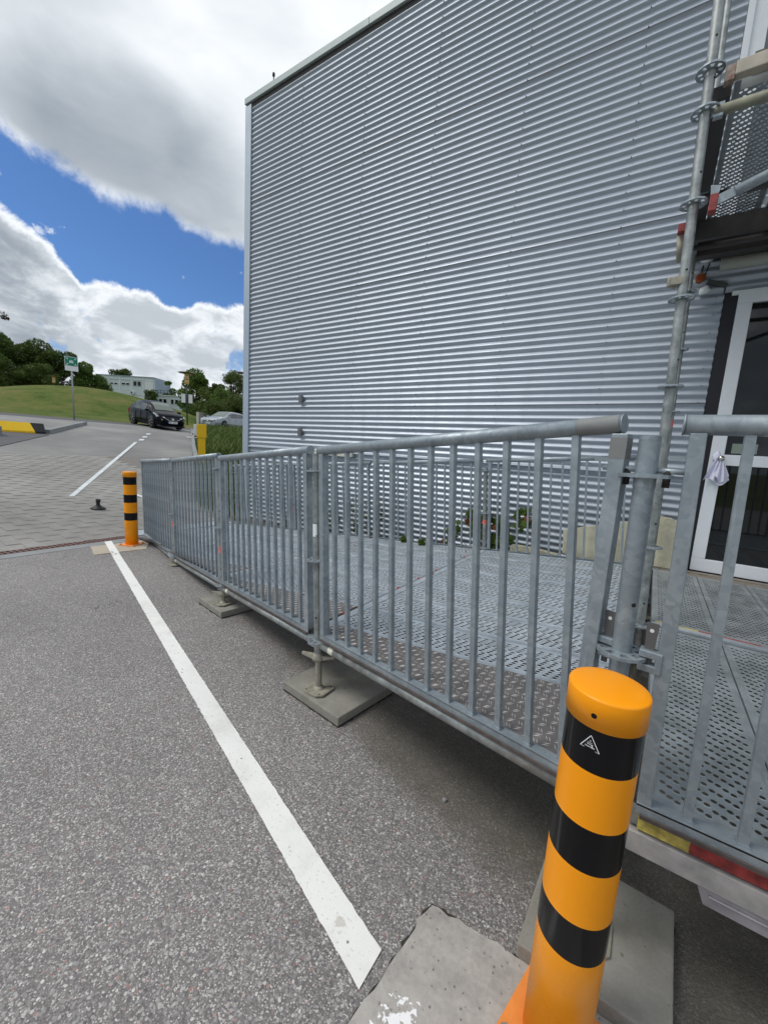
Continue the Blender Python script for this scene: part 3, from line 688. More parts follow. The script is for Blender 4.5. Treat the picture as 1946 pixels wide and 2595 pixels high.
def standard(label, loc, top, ros, lean=(0, 0), jk=None, tube0=0.0, grp='scaffold standards of the ramp', mt=None, r=TR, marks=(), labelz=None, nutrot=None):
    # lean: rotation of the whole post about its foot (tops lean downhill)
    root = empty('scaffold_post', label, 'scaffold post', loc, (0, 0, 0), grp)
    root.rotation_euler = (lean[1], lean[0], 0)
    mb = MB(); n = 20
    mb.cyl((0, 0, tube0), (0, 0, top), r, n, caps=False)
    mb.cyl((0, 0, top), (0, 0, top-0.01), r*0.88, n, caps=False)
    mb.cyl((0, 0, top-0.010), (0, 0, top-0.011), r, n, mi=1)
    for zz in ros:
        if zz+0.085 < top: mb.cyl((0, 0, zz-0.030), (0, 0, zz+0.0), r+0.0012, n, caps=False)
    for k, zz in enumerate([z_+0.14 for z_ in ros if z_+0.2 < top]):
        a = -1.3+0.35*(k % 3); d = Vector((math.cos(a), math.sin(a), 0)); mb.cyl(d*(r-0.002)+Vector((0, 0, zz)), d*(r+0.0009)+Vector((0, 0, zz)), 0.0058, 10, mi=1)
    mb.build('tube', [mt or M_tube, M_dark], root)
    for zz in ros: link('rosette', RM, root, (0, 0, zz), (0, 0, random.random()))
    if jk is not None: jack(root, jk, rz=nutrot if nutrot else 0.25+random.random()*0.6)
    for zz, hh in marks:
        t = MB(); t.cyl((0, 0, zz-hh/2), (0, 0, zz+hh/2), r+0.001, n, caps=False); t.build('coral_mark', M_coral, root)
    if labelz:
        t = MB(); b = len(t.v)
        for i in range(9):
            a = -2.2+i*0.16
            for z_ in (labelz-0.035, labelz+0.035): t.v.append(((r+0.001)*math.cos(a), (r+0.001)*math.sin(a), z_))
        for i in range(8): t.f.append((i*2, i*2+2, i*2+3, i*2+1)); t.mi.append(0); t.sm.append(True)
        t.build('white_sticker', M_label, root)
    return root
FA = Vector((-1.451, 1.630, 0)); FD = Vector((-0.9645, 0.264, 0)).normalized()      # fence line: s grows downhill
def fs(s, z=0): return (FA.x+FD.x*s, FA.y+FD.y*s, z)
LEAN = 0.085
# the posts lean downhill with the ramp: rotate about the normal of the fence line
def lean_post(root):
    nrm = Vector((FD.y, -FD.x, 0)); root.rotation_euler = Matrix.Rotation(LEAN, 3, nrm.cross(FD).z > 0 and nrm or nrm).to_euler()
def lean_mat():
    # tip the z axis towards FD
    ax = Vector((0, 0, 1)).cross(FD); return Matrix.Rotation(LEAN, 3, ax).to_euler()
p1 = standard('scaffold post with a white sticker, on a threaded jack midway along the front railing', fs(0, 0.056), 1.36, [0.295, 0.765, 1.265], jk=0.195, tube0=0.215, labelz=0.935)
p2 = standard('scaffold post between second and third railing panels, red tape on it, foot on a slab', fs(1.555, 0.056), 1.245, [0.165, 0.665, 1.165], jk=0.085, tube0=0.11, marks=((0.475, 0.055),))
p3 = standard('scaffold post nearest the low end of the ramp, standing straight on the asphalt', fs(3.10, 0.002), 1.17, [0.09, 0.59, 1.09], jk=0.05, tube0=0.06, marks=((0.475, 0.055),))
for p_ in (p1, p2, p3): p_.rotation_euler = lean_mat()
NP = (-0.005, 1.235, 0)
p4 = standard('thick near scaffold post between the two closest railings, rosettes at eye and deck height', (0.004, 1.240, 0.053), 1.475, [0.40, 0.895, 1.375], jk=0.26, tube0=0.28, mt=M_galv, r=0.0246, nutrot=1.9)
p4.rotation_euler = (0, R(-1.0), 0)
# tall standards of the stair tower
p5 = standard('tall galvanised scaffold pole rising past the top of the picture, several rosettes', (0.062, 2.80, 0.06), 5.9, [0.45, 0.93, 1.84, 2.30, 2.77, 3.20, 3.385], jk=0.22, tube0=0.24, grp='tall scaffold poles of the stair tower', marks=())
p5.rotation_euler = (0, R(-1.75), 0)
p6 = standard('second tall scaffold pole standing close to the wall behind the first', (0.090, 4.40, 0.06), 5.9, [0.47, 0.97, 1.88, 2.40, 2.87, 3.35], jk=0.2, tube0=0.22, grp='tall scaffold poles of the stair tower', marks=((1.78, 0.05),))
p6.rotation_euler = (0, R(-1.3), 0)
for (q, lab) in (((-1.535, 4.43), 'rear scaffold post in front of the wall, between leafy vine branches'), ((-3.07, 4.43), 'rear scaffold post by the wall beside yellow flowering weeds'), ((-4.64, 4.43), 'third rear scaffold post down the wall'), ((-6.02, 4.43), 'rear scaffold post at the very foot of the ramp')):
    zb = 0.405+0.085*(q[0]+1.451)
    pp = standard(lab, (q[0]+0.06, q[1], 0.004), zb+0.93, [max(0.05, zb+0.02), zb+0.42, zb+0.90], jk=max(0.03, zb*0.5), tube0=max(0.05, zb*0.5), grp='rear scaffold posts along the wall', marks=((zb+0.32, 0.05),))
    pp.rotation_euler = (0, -LEAN, 0)

# ============================================================ guard rail panels
def unitcyl(name, r, L_, n, mt, up):
    mb = MB(); mb.cyl((0, 0, 0), tuple(Vector(up)*L_), r, n); return mb.mesh(name, mt)
def guard_panel(label, p0, azim, L_, slope, lean, H_=1.045, nb=12, first=0.10, step=0.1105, rail=(-0.03, 0.03), end_vertical=False, grp='front guard railings', pw=0.040, bw=0.020, rr=TR, toe=True, patch=False):
    # local x runs uphill along the panel; p0 is its downhill bottom corner
    root = empty('guard_railing', label, 'railing', p0, (0, 0, azim), grp)
    U = Vector((-lean, 0, 1)); E = Vector((1, 0, slope))
    P = lambda s, h: E*s+U*h
    mb = MB(); mb.cyl(P(rail[0], H_), P(L_+rail[1], H_), rr, 20)
    for s_, sg in ((rail[0], -1), (L_+rail[1], 1)): mb.cyl(P(s_, H_), P(s_+sg*0.004, H_), rr+0.0015, 20)
    mb.build('handrail', M_galv, root)
    for k, s_ in enumerate((pw/2, L_-pw/2)):
        b = MB()
        top = P(s_, H_-rr*0.8)
        if end_vertical and k == 1: b.bar(Vector((s_, 0, slope*s_)), Vector((s_, 0, top.z)), pw, pw, (0, 1, 0))
        else: b.bar(P(s_, 0.0), top, pw, pw, (0, 1, 0))
        b.build('post', M_galv, root, bevel=0.002)
        for hh in (0.42, 0.93) if k == 0 else (0.42, 0.93):    # welded lugs that hook on the rosettes
            l_ = MB(); sg = -1 if k == 0 else 1; c0 = P(s_+sg*pw*0.5, hh)
            l_.bar(c0, c0+Vector((sg*0.035, 0, 0)), 0.012, 0.012, (0, 1, 0)); l_.build('lug', M_galv, root)
    b = MB(); b.bar(P(0, 0), P(L_, 0), 0.040, 0.007, (0, 1, 0)); b.bar(P(0, -0.012)-Vector((0, 0.018, 0)), P(L_, -0.012)-Vector((0, 0.018, 0)), 0.004, 0.026, (0, 1, 0))
    b.build('bottom_rail', M_galv, root)
    if toe:
        b = MB(); b.bar(P(0.01, -0.030)-Vector((0, 0.012, 0)), P(L_-0.01, -0.030)-Vector((0, 0.012, 0)), 0.030, 0.010, (0, 1, 0)); b.build('edge_strip', M_rust, root)
    bm_ = MB(); bm_.bar((0, 0, 0.004), U*(H_-rr*0.85), bw, bw, (0, 1, 0)); me = bm_.mesh('baluster', M_galv)
    wm = MB(); wm.box(-0.013, 0.013, -0.013, 0.013, 0.003, 0.010); wme = wm.mesh('weld_foot', M_galv)
    for i in range(nb):
        s_ = first+i*step
        o = link('baluster', me, root, P(s_, 0)); 
        link('weld_foot', wme, o, (0, 0, 0))
    if patch:
        t = MB(); t.cyl(P(L_+rail[1]-0.115, H_), P(L_+rail[1]-0.006, H_), rr+0.0006, 20, caps=False); t.build('repaired_end', material('zinc_spray', (0.22, 0.225, 0.22), 0.7, 0.2, var=0.1, vscale=20), root)
        q = MB(); c = P(L_-pw/2, H_-0.085); q.bar(Vector((L_-pw/2, 0, c.z)), Vector((L_-pw/2, 0, c.z+0.055)), pw+0.001, pw+0.001, (0, 1, 0)); q.build('repaired_patch', MATS['zinc_spray'], root)
    return root
AZ_F = math.atan2(-FD.y, -FD.x)
zbot = lambda s: 0.407-0.0925*s
guard_panel('nearest ramp railing with its handrail end cap next to the thick scaffold post', fs(-0.018, 0.409), AZ_F, 1.418, 0.088, LEAN, 1.02, 12, 0.125, 0.1125, end_vertical=True, patch=True, rail=(-0.008, 0.065))
guard_panel('second ramp railing from the viewer, its round rail end just left of the stickered post', fs(1.54, 0.268), AZ_F, 1.43, 0.087, LEAN, 1.035, 12, 0.117, 0.1085, rail=(-0.005, 0.012))
guard_panel('third ramp railing from the viewer, road and grass showing between its bars', fs(3.085, 0.128), AZ_F, 1.495, 0.087, LEAN, 1.065, 12, 0.117, 0.1135, rail=(-0.0, 0.01))
guard_panel('farthest ramp railing, at the foot of the ramp behind the small bollard', fs(4.75, 0.032), AZ_F, 1.61, 0.062, LEAN, 1.06, 12, 0.125, 0.1215, rail=(-0.02, 0.01))
guard_panel('railing on the level landing at the right edge, in front of the white door', (0.079, 1.235, 0.545), 0, 1.44, 0.0, 0.022, 1.012, 12, 0.111, 0.1105, rail=(-0.012, 0.02), bw=0.020, pw=0.033)
zd = lambda x: 0.405+0.085*(x+1.451)
for (xa, L_, lab, nb) in ((-1.475, 1.42, 'rear railing nearest the door, standing before the cream insulation board', 12), (-3.0, 1.43, 'second rear railing along the corrugated wall, vine leaves at its uphill end', 12), (-4.57, 1.45, 'third rear railing by the wall, yellow weeds poking through', 12), (-6.0, 1.30, 'rear railing at the foot of the ramp by the corner of the building', 11)):
    guard_panel(lab, (xa, 4.43, zd(xa)+0.01), 0, L_, 0.085, LEAN, 1.0, nb, 0.11, 0.110, rail=(-0.02, 0.02), grp='rear guard railings along the wall', pw=0.034, bw=0.018)

# wedge clamps at the near post (hook on the rosette, wedge through it)
def clamp(label, c, d, z, tall=0.10):
    d = Vector(d).normalized(); s = Vector((-d.y, d.x, 0)); c = Vector((c[0], c[1], z))
    root = empty('wedge_clamp', label, 'clamp', c, (0, 0, 0), 'wedge clamps on the near post')
    mb = MB()
    for zz in (0.018, -0.020): mb.bar(d*0.030+Vector((0, 0, zz)), d*0.083+Vector((0, 0, zz)), 0.034, 0.020, s)
    mb.bar(d*0.068, d*0.083, 0.034, 0.03, s)
    mb.build('jaw', M_galv, root, bevel=0.003)
    w = MB(); t = s*0.003
    a = d*0.044; b = d*0.058
    w.hexa([a-t+Vector((0, 0, -.05)), b-t+Vector((0, 0, -.05)), b+t+Vector((0, 0, -.05)), a+t+Vector((0, 0, -.05)), d*0.036-t+Vector((0, 0, tall)), d*0.064-t+Vector((0, 0, tall)), d*0.064+t+Vector((0, 0, tall)), d*0.036+t+Vector((0, 0, tall))])
    w.cyl(d*0.05-t*1.3+Vector((0, 0, tall-0.02)), d*0.05+t*1.3+Vector((0, 0, tall-0.02)), 0.005, 10, mi=1)
    w.build('wedge', [material('wedge_steel', (0.14, 0.135, 0.135), 0.6, 0.4), M_mark], root)
clamp('steel wedge clamp left of the thick near post at deck height', (0.0, 1.240), (FD.x, FD.y, 0), 0.948)
clamp('steel wedge clamp right of the thick near post at deck height', (0.0, 1.240), (1, -0.12, 0), 0.948)
def small_hook(label, c, d, L_):
    d = Vector(d).normalized(); mb = MB(); c = Vector(c)
    mb.cyl(d*0.02, d*L_, 0.0075, 10); mb.cyl(d*0.045+Vector((0, 0, .0)), d*0.045+Vector((0, 0, -0.042)), 0.0085, 10, mi=1)
    o = mb.build('locking_pin', [M_galv, M_dark], loc=c); return tag(o, label, 'pin', 'locking pins on the near post')
small_hook('thin steel pin left of the near post at handrail height', (-0.019, 1.240, 1.443), FD, 0.105)
small_hook('thin steel pin right of the near post at handrail height', (-0.019, 1.240, 1.443), (1, -0.05, 0), 0.10)

# ledger tubes below the railings
def tube_obj(name, label, p, q, cat='scaffold tube', grp=None, mt=None, tapes=(), r=TR):
    p = Vector(p); q = Vector(q); root = empty(name, label, cat, p, (0, 0, 0), grp)
    mb = MB(); mb.cyl((0, 0, 0), q-p, r, 18); mb.build('tube', mt or M_tube, root)
    d = (q-p).normalized(); L_ = (q-p).length
    for t in tapes:
        tb = MB(); tb.cyl(d*(t-0.022), d*(t+0.022), r+0.0012, 18, caps=False); tb.build('tape', M_creamp, root)
    for t in (0.02, L_-0.02):
        h = MB(); h.bar(d*(t-0.02), d*(t+0.02), 0.03, 0.062, d.cross(Vector((0, 0, 1)))); h.build('wedge_head', M_galv, root)
    return root
oy = Vector((0.0, 0.0, 0))
def lz(s): return zbot(s)-0.072
tube_obj('edge_tube', 'long steel tube under the nearest ramp railing, torn cream tape on it', fs(0.08, lz(0.08)), fs(-1.44, lz(-1.44)+0.008), grp='edge tubes under the front railings', tapes=(0.21,))
tube_obj('edge_tube', 'steel tube under the second ramp railing', fs(1.60, lz(1.60)), fs(0.08, lz(0.08)), grp='edge tubes under the front railings', tapes=(0.17,))
tube_obj('edge_tube', 'steel tube under the third ramp railing', fs(3.15, lz(3.15)+0.012), fs(1.62, lz(1.62)), grp='edge tubes under the front railings', tapes=(0.13,))
tube_obj('edge_tube', 'steel tube under the farthest ramp railing lying near the ground', fs(4.72, 0.035), fs(3.17, lz(3.17)+0.008), grp='edge tubes under the front railings')
for (xx, ya) in ((-0.02, 1.27), (-1.535, 1.70), (-3.06, 2.12), (-4.6, 2.55)):
    z_ = max(0.03, zd(xx)-0.09); tube_obj('cross_tube', 'steel cross tube under the deck at x %s' % 'joint', (xx, ya, z_), (xx, 4.40, z_), grp='cross tubes under the deck')
for k, o in enumerate([o for o in col.objects if o.name.startswith('cross_tube')]):
    o['label'] = ('steel cross tube under the top end of the ramp by the level landing', 'steel cross tube under the deck joint at the post with the white sticker', 'steel cross tube under the deck joint at the second jack slab', 'lowest steel cross tube, almost on the ground near the small bollard')[k]

# ============================================================ decks
def plank_mesh(name, L_, W_, mt, cp=0.0175, lp=0.044, rx=0.0079, ry=0.0074, edge=0.030, end=0.035, os=1.0):
    mb = MB(); nc = int(round((W_-2*edge)/cp)); nl = int((L_-2*end)/lp); cp = (W_-2*edge)/nc; lp = (L_-2*end)/nl
    ang = [(-1, -1), (0, -1), (1, -1), (1, 0), (1, 1), (0, 1), (-1, 1), (-1, 0)]
    for c in range(nc):
        for l in range(nl):
            off = (-0.30, -0.10, 0.12, 0.28)[c % 4]*lp*os
            cy_ = edge+(c+0.5)*cp; cx_ = end+(l+0.5)*lp; b = len(mb.v)
            for (ax_, ay_) in ang: mb.v.append((cx_+ax_*lp/2, cy_+ay_*cp/2, 0))
            for (ax_, ay_) in ang:
                k = 0.7071 if ax_ and ay_ else 1.0; mb.v.append((cx_+off+ax_*k*ry, cy_+ay_*k*rx, 0.0012))
            for i in range(8):
                j = (i+1) % 8; mb.f.append((b+i, b+j, b+8+j, b+8+i)); mb.mi.append(0); mb.sm.append(False)
    # margins, ribs and turned-down flanges
    g_ = 0.002
    mb.box(0, L_, g_, edge, -0.0045, -0.0002); mb.box(0, L_, W_-edge, W_-g_, -0.0045, -0.0002)
    mb.box(0, end, edge, W_-edge, -0.0045, -0.0002); mb.box(L_-end, L_, edge, W_-edge, -0.0045, -0.0002)
    for y in (0.010, W_-0.010-0.008): mb.box(0.01, L_-0.01, y, y+0.008, -0.0002, 0.0028)
    mb.box(0, L_, g_, 0.005, -0.06, -0.0045); mb.box(0, L_, W_-0.005, W_-g_, -0.06, -0.0045)
    mb.box(0, 0.003, edge, W_-edge, -0.05, -0.0045); mb.box(L_-0.003, L_, edge, W_-edge, -0.05, -0.0045)
    return mb.mesh(name, mt)
PITCH = 0.3285
ramp_rot = (0, -math.atan(0.085), 0)
PM_ramp = plank_mesh('steel_plank', 1.505, 0.326, M_deck, lp=0.040, cp=0.0205, rx=0.0094, ry=0.0098, edge=0.036, os=0.8)
ramp = empty('ramp_deck', 'perforated galvanised steel ramp deck sloping up beside the corrugated wall', 'ramp', (-1.5, 3.0, zd(-1.5)))
def in_ramp(x, y, z): return (x+1.5, y-3.0, z-zd(-1.5))
bays = [(-1.535, 1.77), (-3.06, 2.10), (-4.60, 2.43), (-6.10, 2.76)]
for bi, (xa, y0) in enumerate(bays):
    y = y0; k = 0
    while y+PITCH < 4.45:
        L_ = 1.505; sc = 1.0
        if bi == 3: sc = 0.985
        o = link('steel_plank', PM_ramp, ramp, in_ramp(xa+0.018, y, zd(xa+0.018)-0.002), ramp_rot, (sc, 1, 1)); y += PITCH; k += 1
# diamond plate wedges
def checker(x0, x1, ya, yb, y1, z_of, parent, loc):
    # quadrilateral between the fence line (ya at x0, yb at x1) and y1
    mb = MB(); T = lambda x, y, dz=0: (x-loc[0], y-loc[1], z_of(x)+dz-loc[2])
    c = [(x0, ya), (x1, yb), (x1, y1), (x0, y1)]
    mb.hexa([T(x, y, -0.006) for x, y in c]+[T(x, y, 0.0) for x, y in c])
    pitch = 0.034; nx = int((x1-x0)/pitch); 
    for i in range(nx):
        for j in range(int(0.9/pitch)):
            cx_ = x0+(i+0.5)*pitch; cy_ = y1-(j+0.5)*pitch; yl = ya+(yb-ya)*(cx_-x0)/(x1-x0)
            if cy_ < yl+0.02: continue
            a = R(20) if (i+j) % 2 else R(110)
            d = Vector((math.cos(a), math.sin(a), 0))*0.0150; s = Vector((-d.y, d.x, 0)).normalized()*0.0024
            for off in (-1.9, 1.9):
                C = Vector((cx_, cy_, 0))+s*off+d*0.12*off; b = len(mb.v)
                for P_, h in ((C-d, 0), (C-s, 0), (C+d, 0), (C+s, 0), (C, 0.0018)): mb.v.append(T(P_.x, P_.y, 0.0003+h))
                for q in ((0, 1, 4), (1, 2, 4), (2, 3, 4), (3, 0, 4)): mb.f.append(tuple(b+t for t in q)); mb.mi.append(1); mb.sm.append(False)
    return mb.build('checker_plate', [M_chk, M_chk2], parent)
M_chk = material('tread_plate', (0.165, 0.152, 0.148), 0.6, 0.3, var=0.25, vscale=9)
M_chk2 = material('tread_plate_lugs', (0.48, 0.46, 0.44), 0.45, 0.3, var=0.2, vscale=9)
fy = lambda x: FA.y+(x-FA.x)*FD.y/FD.x
rl = (-1.5, 3.0, zd(-1.5))
for (xa, y0), xb in zip(bays, (-0.02, -1.55, -3.075, -4.615)):
    x0 = xa+0.012; x1 = xb
    checker(x0, x1, fy(x0)+0.02, fy(x1)+0.02, y0-0.002, lambda x: zd(x)+0.001, ramp, rl)
# joint covers between bays
for xx in (-1.535, -3.06, -4.60):
    mb = MB(); y0 = fy(xx)+0.03
    zq = zd(xx)
    c = Vector(in_ramp(xx, 0, zq))
    mb.box(c.x-0.016, c.x-0.002, y0-3.0, 4.42-3.0, c.z-0.010, c.z-0.006, 1)
    mb.box(c.x+0.016, c.x+0.070, y0-3.0, 4.42-3.0, c.z+0.0022, c.z+0.0075, 0)
    mb.build('joint_cover', [M_deck, M_rust], ramp)
    r_ = MB()
    for k in range(7): y = y0-3.0+0.25+k*0.33; r_.box(c.x-0.012, c.x+0.010, y, y+0.03, c.z-0.004, c.z+0.004)
    r_.build('red_clip', M_red, ramp)
mb = MB(); mb.prism([(-6.42, 2.86), (-6.10, 2.80), (-6.10, 4.42), (-6.42, 4.42)], lambda p: 0.008+0.01, lambda p: 0.022+(zd(-6.1)-0.02)*(p[0]+6.42)/0.32, 0)
o = mb.build('entry_flap', M_deck, ramp, loc=(1.5, -3.0, -zd(-1.5)))

# level landing
LZ = 0.53
landing = empty('landing_deck', 'level perforated steel landing in front of the white door', 'landing', (0.5, 2.8, LZ))
PM_land = plank_mesh('landing_plank', 1.50, 0.318, M_deck2)
PM_land2 = plank_mesh('steel_plank', 1.50, 0.318, material('near_landing_steel', (0.36, 0.405, 0.42), 0.45, 0.55, var=0.25, vscale=6))
for k in range(10):
    x = 0.102+k*0.3205
    # planks run away from the viewer; rotate the mesh so its length follows y
    o = link('steel_plank', PM_land2, landing, (x+0.318-0.5, 1.265-2.8, 0), (0, 0, R(90)))
    o = link('steel_plank', PM_land, landing, (x+0.318-0.5, 2.875-2.8, 0), (0, 0, R(90)))
mb = MB(); mb.box(0.10-0.5, 2.1-0.5, 2.795-2.8, 2.845-2.8, -0.008, 0.006); mb.build('joint_cover', M_deck, landing)
mb = MB(); mb.box(0.12-0.5, 0.33-0.5, 2.846-2.8, 2.866-2.8, -0.008, 0.005, 1); mb.box(0.33-0.5, 0.60-0.5, 2.846-2.8, 2.866-2.8, -0.008, 0.005, 0); mb.box(0.60-0.5, 1.9-0.5, 2.846-2.8, 2.860-2.8, -0.008, 0.003, 2); mb.build('painted_edge', [M_red, M_yel, M_deck2], landing)
mb = MB(); mb.box(0.10-0.5, 2.1-0.5, 4.40-2.8, 4.62-2.8, -0.05, -0.004); mb.box(0.10-0.5, 2.1-0.5, 4.50-2.8, 4.512-2.8, -0.004, 0.004); mb.build('threshold', M_timber, landing)
# front edge: painted plank end and beams
e = empty('landing_edge_beam', 'worn grey steel beam with yellow and red painted plank edge above it, under the right railing', 'beam', (0.07, 1.235, 0.45))
mb = MB(); mb.box(0.0, 0.020, 0.006, 0.026, 0.012, 0.06); mb.build('bracket', M_tube, e)
mb = MB(); mb.box(0.020, 0.1355, -0.004, 0.02, 0.010, 0.062); mb.build('yellow_edge', M_yel, e)
mb = MB(); mb.box(0.136, 1.5, -0.0035, 0.02, 0.010, 0.062); mb.build('red_edge', M_red, e)
mb = MB(); mb.box(0.0, 1.5, -0.010, 0.03, -0.062, 0.002); mb.build('upper_beam', M_beam, e, bevel=0.003)
mb = MB()
mb.hexa([(0.165+0.018, -0.002, -0.115), (1.5, -0.002, -0.115), (1.5, 0.032, -0.115), (0.165+0.018, 0.032, -0.115), (0.163, -0.002, -0.0625), (1.5, -0.002, -0.0625), (1.5, 0.032, -0.0625), (0.163, 0.032, -0.0625)])
mb.box(0.19, 1.5, -0.008, -0.002, -0.084, -0.079); mb.build('lower_beam', material('mill_aluminium', (0.42, 0.40, 0.42), 0.45, 0.5, var=0.2, vscale=12), e, bevel=0.002)

# ============================================================ building
YW = 4.70
bld = empty('hall_building', 'large hall clad in horizontal silver corrugated metal sheets', 'building', (-6.2, YW, 0))
def B(x, y, z): return (x+6.2, y-YW, z)
PCH = 0.0745; AMP = 0.0105
Z0 = 2.053
M_lap = material('painted_lap_shadow', (0.13, 0.135, 0.15), 0.5, 0.4)
def clad(x0, x1, z0, z1, proud=0.0, phase0=None, seg=10, nm='cladding_sheet', lap=True):
    mb = MB(); n = max(1, int(round((z1-z0)/PCH*seg))); 
    yw = lambda z: -AMP*math.cos(2*math.pi*(z-Z0)/PCH)-AMP-proud
    for i in range(n+1):
        z = z0+(z1-z0)*i/n
        mb.v += [B(x0, YW+yw(z), z), B(x1, YW+yw(z), z)]
    for i in range(n):
        a = 2*i; mb.f.append((a, a+1, a+3, a+2)); mb.mi.append(0); mb.sm.append(True)
    # lower lip with thickness at every overlap
    z = z0; y = YW+yw(z0)
    mb.quad([B(x0, y, z0), B(x0, y+0.012, z0+0.002), B(x1, y+0.012, z0+0.002), B(x1, y, z0)])
    if lap: mb.box(x0+6.2, x1+6.2, -2*AMP-proud+0.0005, -2*AMP-proud+0.006, z0-0.009, z0-0.001, 1)  # dark strip paints the shadow line below the lap
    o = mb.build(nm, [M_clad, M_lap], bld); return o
rows = [1.40]+[2.053+0.8195*k for k in range(0, 6)]+[6.70]
XS = -0.525
for r_ in range(len(rows)-1):
    za, zb_ = rows[r_], rows[r_+1]+0.02
    if r_ == len(rows)-2: zb_ = rows[r_+1]
    pr = 0.0015*(len(rows)-r_)*0+0.0
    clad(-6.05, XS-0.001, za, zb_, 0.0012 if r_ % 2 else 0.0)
    segs = []
    pr2 = 0.0024
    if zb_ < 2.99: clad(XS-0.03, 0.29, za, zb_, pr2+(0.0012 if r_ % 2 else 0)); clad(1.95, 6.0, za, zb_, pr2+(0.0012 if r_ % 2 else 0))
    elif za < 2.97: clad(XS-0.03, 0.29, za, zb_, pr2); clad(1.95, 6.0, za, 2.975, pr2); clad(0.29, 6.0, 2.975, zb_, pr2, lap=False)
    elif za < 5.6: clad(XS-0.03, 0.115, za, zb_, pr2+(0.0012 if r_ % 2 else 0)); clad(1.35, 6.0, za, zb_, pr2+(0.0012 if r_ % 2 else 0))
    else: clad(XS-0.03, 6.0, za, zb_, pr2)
# plinth cladding under the ledge
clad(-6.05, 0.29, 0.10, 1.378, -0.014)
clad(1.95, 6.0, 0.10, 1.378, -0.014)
mb = MB(); mb.hexa([B(-6.05, YW-0.034, 1.380), B(0.29, YW-0.034, 1.380), B(0.29, YW+0.03, 1.380), B(-6.05, YW+0.03, 1.380), B(-6.05, YW-0.028, 1.398), B(0.29, YW-0.028, 1.398), B(0.29, YW+0.03, 1.412), B(-6.05, YW+0.03, 1.412)])
mb.build('drip_ledge', M_clad, bld)
# core of the building behind the sheets
mb = MB(); mb.box(0.12, 12.2, 0.04, 9.5, -0.1, 6.60); mb.build('wall_core', M_dark, bld)
mb = MB(); mb.box(0.10, 0.14, 0.06, 9.5, 0.0, 6.6); mb.build('end_wall', M_clad, bld)
# corner trim, plinth, parapet
mb = MB(); mb.box(0.0, 0.145, -0.034, 0.10, 0.08, 6.732); mb.build('corner_trim', M_trim2, bld, bevel=0.003)
mb = MB(); mb.box(0.02, 12.2, 0.0, 0.3, -0.1, 0.10); mb.build('plinth', material('plinth_concrete', (0.22, 0.19, 0.165), 0.9, var=0.15, vscale=4), bld)
for k in range(5):
    xa = 0.0+k*2.45; mb = MB(); mb.box(xa, xa+2.447, -0.050, 0.5, 6.755, 6.84); mb.build('parapet_cap', M_trim, bld, bevel=0.004)
mb = MB(); mb.box(0.0, 12.2, -0.022, 0.04, 6.68, 6.744); mb.build('soffit_shade', M_dark, bld)  # near-black strip paints the shade under the parapet overhang
mb = MB(); mb.box(0.1, 12.2, 0.05, 9.5, 6.60, 6.73); mb.build('roof', M_dark, bld)
mb = MB(); mb.cyl(B(-5.64, YW+0.05, 6.80), B(-5.64, YW+0.05, 7.02), 0.008, 6); mb.cyl(B(-5.64, YW+0.05, 7.0), B(-5.64, YW+0.05, 7.04), 0.02, 8); mb.build('lightning_rod', M_pole, bld)
# screws
mb = MB()
def screw(x, z, pr=0.0):
    y = YW-2*AMP-0.004-pr
    mb.cyl(B(x, y+0.004, z), B(x, y-0.003, z), 0.0062, 6); mb.cyl(B(x, y-0.003, z), B(x, y-0.006, z), 0.004, 6)
for cx_, wob in ((-4.91, 0), (-3.76, 0), (-2.70, 0), (-1.64, 0), (-0.58, 0), (-0.49, 1), (0.235, 0)):
    k = 0
    z = Z0
    zi = -9
    while True:
        z = Z0+PCH*(2*zi+0); zi += 1
        if z > 6.55: break
        if z < 1.42: continue
        if cx_ == -0.49: 
            if z > 2.9: continue
            continue
        if cx_ > 0 and (z > 2.95): continue
        screw(cx_+0.004*random.uniform(-1, 1), z, 0.003)
for cx_ in (-4.91, -3.76, -2.70, -1.64, -0.50):
    z = Z0-PCH*10
    while z > 0.2: 
        y = YW+0.035-2*AMP; mb.cyl(B(cx_, y, z), B(cx_, y-0.006, z), 0.0075, 6); z -= 2*PCH
o = mb.build('sheet_screws', material('screw_steel', (0.25, 0.24, 0.25), 0.4, 0.6), bld); o['kind'] = 'stuff'
# wall brackets
for z_ in (2.17, 1.66):
    mb = MB(); mb.box(-0.035, 0.035, -0.03, 0.0, -0.060, 0.060); mb.box(0.035, 0.055, -0.022, -0.002, -0.02, 0.03); mb.cyl((0, -0.031, 0.02), (0, -0.034, 0.02), 0.008, 8); mb.cyl((0, -0.031, -0.02), (0, -0.034, -0.02), 0.008, 8)
    o = mb.build('wall_bracket', material('bracket_steel', (0.17, 0.18, 0.19), 0.5, 0.4), bld, loc=B(-4.77, YW-0.02, z_))
mb = MB(); mb.box(-4.72, -3.67, YW-0.075, YW-0.022, 1.325, 1.40); 
o = mb.build('cable_trunking', M_creamp, bld, bevel=0.006, loc=(6.2, -YW, 0))

